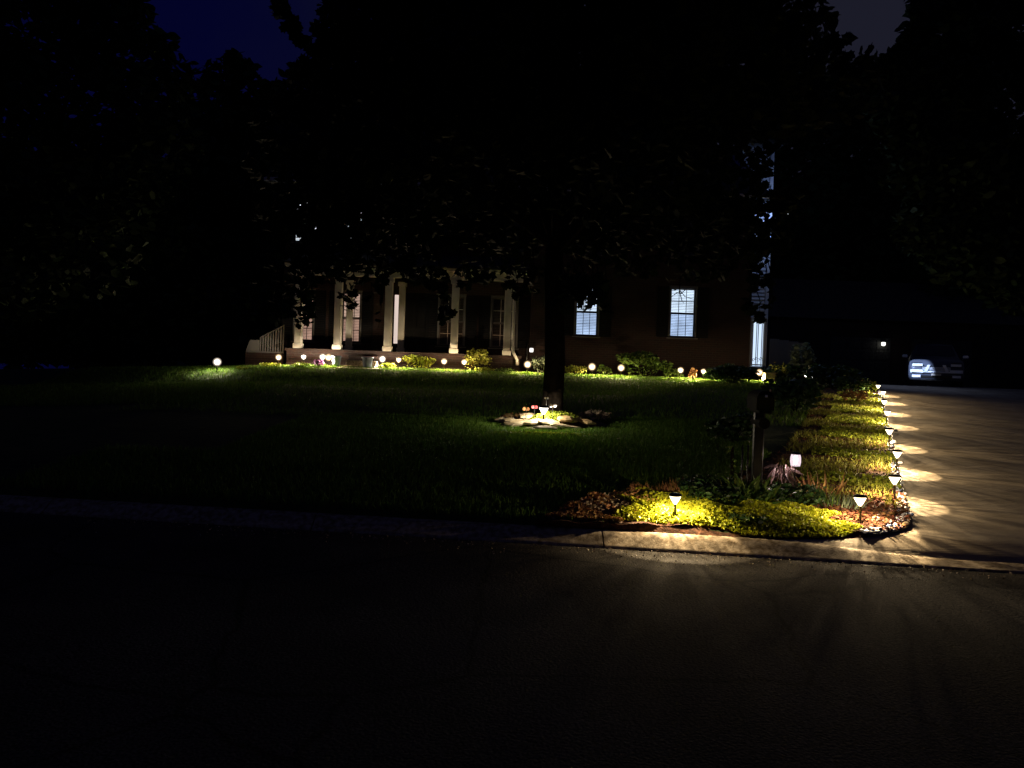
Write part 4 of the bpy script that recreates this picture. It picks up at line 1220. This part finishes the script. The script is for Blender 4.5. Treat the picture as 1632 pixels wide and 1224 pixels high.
# purple-leaved plant with drooping leaves
q = Vector((at(1247, 745, 7.9).x, 7.9, 0)); q.z = zg(q.x, 7.9)
pr = empty('purple_plant', q); tag(pr, 'purple-grey plant with long drooping leaves beside the crackled lantern', 'plant')
zt_ = at(1247, 742, 7.9).z - q.z
s = MB()
for k in range(5):
    a = k*1.256
    s.tube([(0, 0, 0), (.03*math.cos(a), .03*math.sin(a), zt_*.5), (.10*math.cos(a), .10*math.sin(a), zt_)], [.008, .006, .004], 6)
s.build('stem', M['purple'], pr, True)
n = 40
a = rng.uniform(0, 2*np.pi, n); rr = rng.uniform(.02, .14, n)
pos = np.stack([rr*np.cos(a), rr*np.sin(a), zt_*rng.uniform(.72, 1.08, n)], 1)
d = np.stack([np.cos(a)*.5, np.sin(a)*.5, rng.uniform(-1.3, -.1, n)], 1)
scatter_mesh('leaves', pos, rng.uniform(.10, .17, n), 'lance', material=M['purple'], parent=pr, direction=d)
for me in [bpy.data.objects[-1]] if False else []: pass

# ivy-like climber on a short stake, left of the mailbox
q = Vector((at(1165, 760, 8.1).x, 8.1, 0)); q.z = zg(q.x, 8.1)
iv = empty('climbing_plant', q); tag(iv, 'slim green climber on a stake left of the mailbox post', 'plant')
ht = at(1165, 712, 8.1).z - q.z
s = MB(); s.tube([(0, 0, -.05), (0.01, 0, ht*.5), (0, 0, ht)], .018, 7); s.build('stem', M['bark'], iv, True)
n = 70
pos = np.stack([rng.normal(0, .035, n), rng.normal(0, .04, n), ht*rng.uniform(.1, 1.05, n)], 1)
scatter_mesh('leaves', pos, rng.uniform(.03, .06, n), 'oval', tilt=2, material=M['green'], parent=iv)

# mailbox
mx = at(1206, 760, 7.85).x
mz = zg(mx, 7.85)
mbx = empty('mailbox', (mx, 7.85, mz), R(-6)); tag(mbx, 'glossy black mailbox on a square black post in the front bed', 'mailbox')
s = MB(); s.box(-.048, .048, -.048, .048, -.2, .92, .008); s.build('post', M['black'], mbx)
s = MB(); s.box(-.06, .06, -.28, .20, .921, .95, .004); s.build('mount_board', M['mattblack'], mbx)
s = MB(); prof = [(-.085, 0), (.085, 0), (.085, .11)] + [(.085*math.cos(t), .11+.085*math.sin(t)) for t in np.linspace(.2, math.pi-.2, 9)] + [(-.085, .11)]
s.grid([[(x, y, .952+z) for x, z in prof + prof[:1]] for y in (-.27, .22)]); s.f.append(tuple(range(len(prof)+1))); s.f.append(tuple(range(2*len(prof)+1, len(prof), -1)))
s.build('box', M['mattblack'], mbx)
s = MB(); s.box(-.07, .07, -.284, -.272, .965, 1.10, .006); dr = s.build('door', M['mattblack'], mbx)
s = MB(); s.box(-.012, .012, -.296, -.285, 1.08, 1.105); s.build('latch', M['chrome'], dr)
s = MB(); s.box(.087, .092, -.1, -.08, 1.0, 1.16); s.box(.087, .092, -.1, -.02, 1.12, 1.16); s.build('flag', M['red'], mbx)
s = MB(); s.tube([(0, -.26, .82), (0, .16, .82)], .055, 10); s.build('newspaper_tube', M['mattblack'], mbx)
for dxx in (-.10, -.155):
    s = MB(); s.tube([(dxx, -.02, -.1), (dxx, -.02, .58)], .009, 8); s.build('support_rod', M['black'], mbx, True)

# pebbles and edging
ed = empty('pebble_edging', (3.6, 6.95, .14)); tag(ed, 'white and blue pebble border rounding the driveway corner', 'pebble border')
path = []
for a_, b_ in zip(LB[2:], LB[3:13]):
    L_ = math.dist(a_, b_); n = max(2, int(L_/.02))
    for k in range(n): path.append((a_[0]+(b_[0]-a_[0])*k/n, a_[1]+(b_[1]-a_[1])*k/n, math.atan2(b_[1]-a_[1], b_[0]-a_[0])))
def stone_geo(mb, c, r, sq=.6, rz=0, n=7, seed=0):
    rs = random.Random(seed)
    vs = []; rings = [(-.35, .8), (.0, 1.0), (.45, .92), (.85, .55)]
    jit = [rs.uniform(.75, 1.15) for _ in range(n)]
    for z, f in rings:
        for i in range(n):
            a = 2*math.pi*i/n
            x, y = r[0]*f*jit[i]*math.cos(a), r[1]*f*jit[i]*math.sin(a)
            vs.append((c[0] + x*math.cos(rz) - y*math.sin(rz), c[1] + x*math.sin(rz) + y*math.cos(rz), c[2] + z*r[2]*rs.uniform(.9, 1.1)))
    fs = [tuple(range(3*n, 4*n))]
    for k in range(3):
        for i in range(n):
            j = (i+1) % n; fs.append((k*n+i, k*n+j, (k+1)*n+j, (k+1)*n+i))
    mb.add(vs, fs)
m1, m2 = MB(), MB()
rs = random.Random(4)
for k in range(1500):
    i = int(len(path)*rs.random()**2.2)
    x, y, a = path[i]
    wd = .10 if y > 7.3 else .13
    off = rs.uniform(.025, wd)
    if 7.0 < y < 7.25 and rs.random() < .5: off = rs.uniform(.02, .42)
    xx, yy = x - math.sin(a)*off, y + math.cos(a)*off
    r = rs.uniform(.007, .021)
    stone_geo(m1 if rs.random() < .72 else m2, (xx, yy, zg(xx, yy) + .020 + rs.uniform(0, .010)), (r, r*rs.uniform(.7, 1.2), r*.8), seed=k)
for mb_, mt, nm in ((m1, M['peb'], 'pale_pebbles'), (m2, M['pebb'], 'blue_pebbles')):
    o = mb_.build(nm, mt, ed, True); o.location = -Vector((3.6, 6.95, .14)); o['kind'] = 'stuff'
for k, (px, py, r, mt) in enumerate([(1417, 846, .034, 'pebb'), (1427, 844, .03, 'peb'), (1441, 792, .026, 'peb'), (1438, 799, .026, 'peb'), (1444, 808, .026, 'peb'), (1401, 850, .03, 'peb'), (1444, 816, .022, 'peb'), (1452, 826, .03, 'pebb'), (1444, 841, .03, 'stone'), (1424, 708, .05, 'peb'), (1427, 690, .045, 'peb'), (1434, 742, .04, 'peb'), (1437, 775, .03, 'peb')]):
    q = hit(px, py); s = MB(); stone_geo(s, (0, 0, 0), (r, r*.8, r*.7), seed=900+k, n=9)
    o = s.build('stone', M[mt], ed, True); o.location = Vector((q.x, q.y, zg(q.x, q.y) + .035)) - ed.location
# black edging strip along corner
s = MB(); pts = [(x, y) for x, y, a in path if y < 24][::6]
P = []
for x, y in pts:
    z1_ = zg(x, y) + .022; z0_ = drivez(x, y) - .03
    P.append([(x, y, z0_), (x, y, z1_), (x-.008, y+.006, z1_ + .002), (x-.012, y+.008, z1_-.03)])
s.grid(P); eo = s.build('edging_strip', M['edging'], ed, True); eo.location = -ed.location

# island bed: soil mound, flagstones, creeper
ic = Vector((at(882, 672, 12.8).x, 12.75, 0)); ic.z = zg(ic.x, ic.y)
def zi(x, y): return zg(x, y) + .18*max(0, 1 - ((x-ic.x)/1.0)**2 - ((y-ic.y-.35)/.8)**2)
def hit_i(px, py):
    d = ray(px, py); y = 11.0
    while y < 13.9:
        p = CAMM.translation + d*(y/d.y)
        if p.z <= zi(p.x, p.y): break
        y += .01
    return Vector((p.x, p.y, zi(p.x, p.y)))
isl = empty('flagstone_edging', ic); tag(isl, 'tan flagstones laid round the front of the tree bed', 'stone edging')
g = MB(); rows = []
for r_ in np.linspace(0, 1, 10):
    rows.append([(ic.x + 1.0*r_*math.cos(t), ic.y + .35 + .8*r_*math.sin(t), zg(ic.x + 1.0*r_*math.cos(t), ic.y+.35+.8*r_*math.sin(t)) + .18*(1-r_**2) - .01 + .012*math.sin(t*9)*(r_ < 1)) for t in np.linspace(0, 2*math.pi, 33)])
g.grid(rows[::-1]); tag(g.build('tree_bed', M['soil'], None, True), kind='structure')
fst = [(820, 672, .17, .11, .045, .3, 'stone'), (843, 668, .17, .10, .05, .5, 'stone'), (826, 681, .22, .12, .05, .2, 'stone'), (851, 676, .19, .12, .05, .35, 'stone'), (874, 679, .20, .13, .045, -.1, 'stone'),
       (900, 675, .16, .10, .06, -.15, 'rock2'), (914, 672, .14, .11, .05, .1, 'rock2'), (893, 684, .17, .07, .035, .05, 'stone'), (868, 689, .20, .06, .03, -.05, 'stone'), (845, 687, .14, .05, .03, .1, 'stone'),
       (912, 687, .15, .05, .03, .05, 'stone'), (810, 666, .12, .09, .06, .6, 'rock2'), (832, 661, .16, .09, .06, .2, 'rock2'), (801, 674, .12, .08, .04, .6, 'stone'), (935, 680, .13, .07, .05, -.3, 'rock2')]
for k, (px, py, a_, b_, c_, rz, mt) in enumerate(fst):
    q = hit_i(px, py); s = MB(); stone_geo(s, (0, 0, 0), (a_*1.15, b_*1.1, c_*.9), rz=rz, n=9, seed=40+k)
    o = s.build('stone', M[mt], isl); o.location = Vector((q.x, q.y, zi(q.x, q.y) + .03 + .02*(k % 3))) - ic; o.rotation_euler = (R(13 + 4*(k % 3)), R(5*math.sin(k*2)), 0)
def patch(name, label, px, py, rx, ry, hgt, n, size, m, kind='round', cat='ground cover', tilt=.8):
    c = hit_i(px, py) if 12 < hit(px, py).y < 20 and 780 < px < 1000 else hit(px, py)
    d = rng.uniform(-1, 1, (n*2, 2)); d = d[(d**2).sum(1) < 1][:n]
    pos = np.array([(c.x+a*rx, c.y+b*ry, zi(c.x+a*rx, c.y+b*ry) + .03 + hgt*math.sqrt(max(0, 1-a*a-b*b))*rng.uniform(.3, 1)) for a, b in d])
    o = scatter_mesh(name, pos, size*rng.uniform(.6, 1.3, len(pos)), kind, tilt=tilt, material=m)
    return tag(o, label, cat, kind='stuff')
patch('tree_bed_creeper', 'yellow-green creeper growing under the tree bed lamp', 887, 668, .42, .25, .08, 1700, .038, M['ygreen'])
patch('pale_leaf_litter', 'pale curled leaves at the right side of the tree bed', 948, 669, .36, .36, .16, 130, .10, M['pale'], 'oval')
patch('brown_leaf_litter', 'brown dry leaves at the left back of the tree bed', 822, 662, .30, .2, .12, 160, .07, M['sedum'], 'oval')
patch('brown_leaf_mound', 'small brown mound of leaves behind the creeper in the tree bed', 890, 655, .28, .12, .2, 130, .07, M['sedum'], 'oval')

def stake_orn(px, py, Y, label, m, size, petals=5):
    p = at(px, py, Y); gz_ = zg(p.x, Y)
    r_ = empty('garden_ornament', (p.x, Y, gz_)); tag(r_, label, 'ornament')
    h_ = p.z - gz_
    s = MB(); s.tube([(0, 0, -.05), (0, 0, h_)], .005, 6); s.build('stake', M['black'], r_)
    for sgn in (-1, 1):
        s = MB()
        P = [(0, 0)] + [(sgn*(size*.55 + size*.5*math.cos(t)), size*.25 + size*.55*math.sin(t)) for t in np.linspace(-2.2, 2.2, 9)]
        s.add([(x, -.012*abs(x)/size, h_+z) for x, z in P] + [(x, .012, h_+z) for x, z in P], [tuple(range(10)), tuple(range(19, 9, -1))] + [(i, (i+1) % 10, 10+(i+1) % 10, 10+i) for i in range(10)])
        s.build('wing', m, r_)
    s = MB(); s.lathe([(.0, h_-size*.5), (size*.16, h_-size*.2), (size*.16, h_+size*.3), (.0, h_+size*.5)], 8); s.build('body', M['stake'], r_)
    return r_
stake_orn(838.5, 653, 12.7, 'copper butterfly ornament on a stake left of the tree bed lamp', M['copper'], .055)
stake_orn(881, 648, 12.6, 'pale butterfly ornament on a stake right of the tree bed lamp', M['petal'], .06)
stake_orn(852, 650, 12.8, 'dark red butterfly ornament just behind the tree bed lamp', M['red'], .05)
stake_orn(871, 635, 12.9, 'small pale butterfly ornament highest above the tree bed', M['petal'], .035)

# lawn grass
def not_bed(x, y):
    if inside_bed(x, y) or y < yk(x) + .22: return False
    if ((x-ic.x)/1.0)**2 + ((y-ic.y-.35)/.8)**2 < 1: return False
    return x < xe(y) - .1
def grass(name, label, n, x0, x1, y0, y1, h0, h1, w):
    xy = samp(n, x0, x1, y0, y1, lambda x, y: not_bed(x, y))
    n = len(xy)
    pos = np.array([(x, y, zg(x, y) - .005) for x, y in xy])
    d = np.stack([rng.normal(0, .38, n), rng.normal(0, .38, n), np.ones(n)], 1)
    o = scatter_mesh(name, pos, rng.uniform(h0, h1, n), 'blade', material=M['grass'], direction=d)
    tag(o, label, 'grass', kind='stuff')
grass('lawn_grass', 'mown green lawn around the lit tree bed', 120000, -3.6, 3.6, 8.6, 13.9, .05, .10, 1)
grass('upper_lawn_grass', 'mown green lawn along the front of the house', 60000, -13, 8, 20.5, 24.1, .05, .10, 1)
grass('lower_lawn_grass', 'dark lower lawn between the kerb and the tree bed', 26000, -5, 3, 6.8, 9.5, .05, .10, 1)
grass('middle_lawn_grass', 'dark middle stretch of lawn behind the tree', 22000, -7, 7, 13.6, 20.5, .06, .12, 1)
grass('left_lawn_grass', 'dark left lawn falling away from the isolated lamp', 22000, -14, -6, 15, 20.6, .06, .12, 1)
patch('bright_tall_grass', 'taller grass at the front edge of the flagstones', 868, 695, .85, .14, .03, 700, .04, M['ygreen'], 'oval')

# shrubs and plants in the house bed
g = MB(); g.grid([[(x, y, zg(x, y) + .02 + .02*math.sin(x*7+y*5)) for x in np.linspace(-8.6, 8.8, 90)] for y in np.linspace(23.75, 24.9, 8)])
tag(g.build('house_bed', M['soil'], None, True), kind='structure')
def shrub(name, label, px, Y, w, h_, m, n, leaf, kind='oval', cat='shrub', stems=7, airy=False, group=None):
    p = place(px, Y, 585)
    r_ = empty(name, p); tag(r_, label, cat, group)
    s = MB()
    tips = []
    for k in range(stems):
        a = k*2.4 + random.random(); rr_ = w*.5*random.uniform(.3, .95)
        t = (rr_*math.cos(a), rr_*math.sin(a)*.8, h_*random.uniform(.55, .98)*(1 - .35*(rr_/w*2)**2))
        tips.append(t)
        s.tube([(0, 0, -.03), (t[0]*.4, t[1]*.4, t[2]*.5), t], [.012, .008, .003], 5)
    s.build('stem', M['bark'], r_, True)
    pts = []
    each = max(8, n//(len(tips)+2))
    for t in tips:
        f = .34 if airy else .5
        pts.append(ball((t[0]*.85, t[1]*.85, t[2]*.82), (w*.5*f, w*.4*f, h_*.5*f), each, .2))
    pts.append(ball((0, 0, h_*.4), (w*.42, w*.35, h_*.4), each*2, .4))
    pts = np.concatenate(pts); pts[:, 2] = np.maximum(pts[:, 2], .02)
    scatter_mesh('leaves', pts, leaf*rng.uniform(.6, 1.3, len(pts)), kind, tilt=2, material=m, parent=r_)
    return r_
random.seed(21)
shrub('round_shrub', 'rounded yellow-green bush between the porch steps and the fourth column', 667, 24.15, 1.0, .52, M['ygreen'], 1000, .075)
shrub('airy_shrub', 'tall airy green bush left of the rightmost porch column', 761, 24.2, 1.15, .80, M['olive'], 900, .085, airy=True)
shrub('large_shrub', 'largest bush in the house bed, between the two lit windows', 1022, 24.1, 1.75, 1.0, M['green'], 2200, .10, airy=True, stems=11)
shrub('small_shrub', 'yellowish low bush right of the yard tree trunk', 915, 24.0, .8, .34, M['olive'], 600, .06)
shrub('small_shrub', 'green sprig between the two lamps left of the largest bush', 964, 24.1, .5, .42, M['green'], 300, .08, airy=True)
shrub('small_shrub', 'small dark green bush left of the lamp under the lit window', 1072, 24.0, .6, .40, M['green'], 420, .08)
shrub('reddish_tuft', 'reddish brown tuft between the two lamps right of the lit window', 1105, 23.3, .28, .46, M['sedum'], 240, .06, cat='plant')
shrub('leafy_plant', 'leafy plant right of the lamp over the pale slab', 1146, 23.8, .55, .42, M['ygreen'], 240, .09, airy=True, cat='plant')
shrub('silver_grass_plant', 'grey-green feathery plant tucked left of the tree trunk', 862, 24.1, .6, .62, M['silver'], 420, .09, cat='plant')
shrub('low_mound', 'low yellow-green mound at the left end of the house bed', 385, 22.7, .42, .12, M['ygreen'], 220, .05, cat='plant')
shrub('low_mound', 'yellow-green mound below the picket railing', 432, 23.4, .75, .17, M['ygreen'], 420, .05, cat='plant')
shrub('low_mound', 'yellow-green mound left of the purple flowers', 479, 23.4, .62, .17, M['ygreen'], 360, .05, cat='plant')
shrub('low_mound', 'pale green mound around the lamp right of the steps', 617, 23.7, .55, .22, M['ygreen'], 340, .05, cat='plant')
shrub('low_mound', 'short grassy mound below the tall airy bush', 770, 23.6, .7, .2, M['ygreen'], 300, .05, cat='plant')
shrub('low_mound', 'thin low plant below the downspout', 806, 23.7, .6, .2, M['green'], 140, .06, cat='plant', airy=True)
shrub('flowering_plant', 'violet and pink flowers left of the blue glazed pot', 508, 23.5, .42, .26, M['violet'], 260, .045, 'round', cat='flowers')
shrub('arching_plant', 'thin arching twiggy plant right of the tan planter', 1243, 24.2, .7, .85, M['olive'], 110, .10, cat='plant', airy=True, stems=6)
shrub('low_mound', 'low golden plant at the foot of the tan planter', 1252, 23.8, .5, .2, M['ygreen'], 90, .06, cat='plant')
shrub('climber_shrub', 'tall thin shrub catching pale green light beside the side fence', 1277, 26.0, .95, 1.75, M['silver'], 240, .20, airy=True, stems=8)
shrub('dark_shrub', 'dark dense shrub at the right end of the house bed', 1168, 22.6, 1.4, .62, M['dgreen'], 1600, .12)
shrub('dark_shrub', 'dark shrub between the house corner and the driveway top', 1330, 22.2, 1.6, .75, M['dgreen'], 1800, .12)
shrub('dark_shrub', 'dark upper shrub beside the farthest driveway lamps', 1362, 20.6, 1.0, .55, M['dgreen'], 900, .1)
shrub('dark_shrub', 'dark low shrub in front of the grey board fence', 1258, 26.4, 2.2, .62, M['dgreen'], 1500, .12)
shrub('golden_shrub', 'small golden shrub directly behind the farthest driveway lamp', 1389, 21.2, .5, .34, M['ygreen'], 380, .06)
shrub('dark_shrub', 'dark shrub on the lawn left of the driveway strip', 1270, 16.0, 1.3, .8, M['dgreen'], 1600, .11)
shrub('dark_shrub', 'dark shrub behind the mailbox', 1175, 11.5, .9, .5, M['dgreen'], 900, .1)
shrub('brown_bush', 'brownish twiggy bush near the top of the driveway strip', 1365, 18.0, .8, .42, M['sedum'], 300, .08, airy=True)
# lit slabs at the right part of the bed
for (x0, x1, Y, lb) in ((1062, 1096, 23.1, 'pale flat stone slab under the lamp below the lit window'), (1109, 1140, 22.9, 'pale flat stone slab beside the reddish tuft')):
    a_, b_ = place(x0, Y, 603), place(x1, Y, 603)
    s = MB(); s.box(0, b_.x-a_.x, -.15, .15, -.03, .045, .012); o = s.build('stone_slab', M['stone']); o.location = (a_.x, Y, a_.z); tag(o, lb, 'stone slab')

# pots
def pot(px, Y, r_, h_, m, label, plant=None):
    p = place(px, Y, 580)
    p.z = max(p.z, HG + .035) if False else p.z + .02
    root = empty('planter', p); tag(root, label, 'planter')
    s = MB(); s.lathe([(r_*.68, 0), (r_*.8, h_*.4), (r_*.93, h_*.88), (r_*1.04, h_*.9), (r_*1.04, h_), (r_*.92, h_), (r_*.85, h_*.85), (0, h_*.84)], 22); s.build('pot', m, root, True)
    return root
pot(536, 23.75, .155, .33, M['pot_blue'], 'blue-grey glazed pot left of the porch steps')
pot(585.5, 23.55, .175, .33, M['pot_blue'], 'pale blue glazed pot right of the porch steps')
p = place(1225, 23.7, 600)
sq = empty('planter', p); tag(sq, 'square tan planter beside the rightmost house-front lamp', 'planter')
s = MB(); s.box(-.16, .16, -.16, .16, 0, .26, .015); s.build('pot', M['pot_tan'], sq)
s = MB(); s.box(-.175, .175, -.175, .175, .262, .30, .01); s.build('rim', M['pot_tan'], sq)

# picket railing on the left of the house
pr0 = at(398, 559, 24.9); pr1 = at(452, 559, 24.9)
fn = empty('picket_railing', (pr0.x, 24.9, HG)); tag(fn, 'white picket railing rising toward the left end of the porch', 'railing')
W_ = pr1.x - pr0.x; zb = pr0.z - HG
s = MB(); s.box(0, .30, -.02, .02, zb, zb + .36, .01); s.build('end_panel', M['grey_trim'], fn)
s = MB(); s.add([(-.12, -.02, zb), (0, -.02, zb), (0, -.02, zb+.34), (-.12, .02, zb), (0, .02, zb), (0, .02, zb+.34)], [(0, 1, 2), (5, 4, 3), (0, 2, 5, 3), (0, 3, 4, 1)]); s.build('end_brace', M['grey_trim'], fn)
s = MB(); s.box(-.12, W_, -.03, .03, zb-.05, zb-.002, .006); s.build('bottom_rail', M['grey_trim'], fn)
npk = 10
for k in range(npk):
    x = .34 + (W_-.36)*k/(npk-1)
    s = MB(); s.box(-.02, .02, -.015, .015, zb, zb + .42 + .42*k/(npk-1), .004); o = s.build('picket', M['grey_trim'], fn); o.location.x = x
s = MB(); s.tube([(.32, 0, zb+.44), (W_, 0, zb+.87)], .022, 6); s.build('top_rail', M['grey_trim'], fn)
# its legs down to the ground
s = MB(); s.box(-.1, W_, -.1, .1, -.3, zb-.052); s.build('brick_plinth', M['brick'], fn)

# side fence
f0 = at(1226, 558, 28.2); f1 = at(1282, 560, 28.2)
sf = empty('board_fence', (f0.x, 28.2, HG)); tag(sf, 'grey vertical board fence running right from the house corner', 'fence')
n = 11; zt0 = at(1230, 540, 28.2).z - HG
for k in range(n):
    x = (f1.x - f0.x)*k/n
    s = MB(); s.box(.0, .118, -.012, .012, 0, zt0 - .012*k + .015*(k % 3), .004); o = s.build('board', M['grey_trim'], sf); o.location.x = x
s = MB(); s.box(0, f1.x-f0.x, .014, .06, .3, .38); s.box(0, f1.x-f0.x, .014, .06, 1.0, 1.08); s.build('rail', M['bark'], sf)

#==CAR==
cx0 = at(1495, 590, 28.6).x
car = empty('parked_suv', (cx0-.06, 28.6, base(0, 28))); tag(car, 'silver SUV parked facing the street, half lit by blue-white light', 'car')
car.rotation_euler = (0, 0, R(-26))
# front at -Y (y=0), body back to y=4.6 ; x -.93..+.93
def section(y, w, zb_, zs, zt_, wt):
    return [(-w*.96, y, zb_), (-w, y, zb_+.18), (-w, y, zs*.8), (-w*.97, y, zs), (-wt, y, zt_), (0, y, zt_+.03), (wt, y, zt_), (w*.97, y, zs), (w, y, zs*.8), (w, y, zb_+.18), (w*.96, y, zb_)]
secs = [section(.0, .78, .30, .62, .74, .66), section(.06, .86, .24, .80, .88, .70), section(.20, .91, .22, .90, .97, .74), section(.7, .93, .22, .96, 1.06, .78), section(1.25, .93, .22, 1.0, 1.12, .78),
        section(1.3, .93, .22, 1.0, 1.14, .78), section(1.95, .93, .22, 1.03, 1.60, .62), section(2.6, .93, .22, 1.05, 1.68, .62), section(4.0, .93, .22, 1.05, 1.66, .60), section(4.5, .90, .26, 1.0, 1.10, .72), section(4.6, .85, .3, .9, .95, .7)]
s = MB(); s.grid(secs); s.f.append(tuple(range(10, -1, -1))); s.f.append(tuple(10*11 + i for i in range(11)))
nc = 11
for r_ in range(len(secs)-1): s.f.append((r_*nc, (r_+1)*nc, (r_+1)*nc+10, r_*nc+10))
s.build('body', M['carpaint'], car, True)
s = MB(); s.add([(-.70, 1.33, 1.16), (.70, 1.33, 1.16), (.58, 1.93, 1.58), (-.58, 1.93, 1.58)], [(0, 1, 2, 3)]); o = s.build('windscreen', M['glassdark'], car); o.location = (0, -.012, .035)
for sg in (-1, 1):
    # headlight, wing grille and lower lamps
    def slab(nm, x0, x1, z0, z1, yo, m, skew=0.0):
        q = MB(); a, b = min(sg*x0, sg*x1), max(sg*x0, sg*x1)
        yy = lambda x: yo + .16*max(0, abs(x) - .55)
        q.add([(a, yy(a), z0), (b, yy(b), z0), (b + skew*sg, yy(b), z1), (a + skew*sg, yy(a), z1), (a, yy(a)+.09, z0), (b, yy(b)+.09, z0), (b + skew*sg, yy(b)+.09, z1), (a + skew*sg, yy(a)+.09, z1)],
              [(0, 1, 2, 3), (7, 6, 5, 4), (0, 4, 5, 1), (3, 2, 6, 7), (0, 3, 7, 4), (1, 5, 6, 2)])
        return q.build(nm, m, car)
    hl_ = slab('headlight', .46, .80, .75, .84, -.05, M['chrome'])
    q = slab('headlight_brow', .50, .84, .87, .90, -.03, M['carpaint'])
    slab('fog_light', .44, .86, .50, .62, -.05, M['chrome'])
    slab('lower_lamp', .52, .80, .33, .42, -.05, M['chrome'])
    slab('grille_wing', .30, .40, .56, .80, -.06, M['chrome'], -.10)
    s = MB(); s.lathe([(.0, -.1), (.2, -.11), (.34, -.1), (.36, -.05), (.36, .05), (.34, .1), (.2, .11), (0, .1)], 24)
    wm = None
    for yy in (.85, 3.75):
        o = s.build('wheel', M['rubber'], car, True); o.rotation_euler = (0, R(90), 0); o.location = (sg*.82, yy, .36)
    s = MB(); s.box(-.10, .10, -.05, .06, -.06, .06, .03); o = s.build('wing_mirror', M['chrome'], car); o.location = (sg*1.04, 1.5, 1.16)
    s = MB(); s.tube([(sg*.92, 1.5, 1.06), (sg*1.0, 1.5, 1.12)], .02, 6); s.build('mirror_arm', M['carpaint'], car)
s = MB()
for k in range(3): s.box(-.46, .46, -.035, .02, .60+.045*k, .625+.045*k, .006)
s.build('grille_bar', M['chrome'], car)
s = MB(); s.box(-.82, .82, -.05, .02, .50, .57, .02); s.build('bumper_bar', M['chrome'], car)
s = MB(); s.box(-.55, .55, -.03, .01, .30, .40, .02); s.build('lower_intake', M['black'], car)
s = MB(); s.box(-.47, .47, -.02, .015, .585, .735, .02); s.build('grille', M['black'], car)
s = MB(); s.box(-.16, .16, -.065, -.052, .40, .48, .004); s.build('number_plate', M['white'], car)
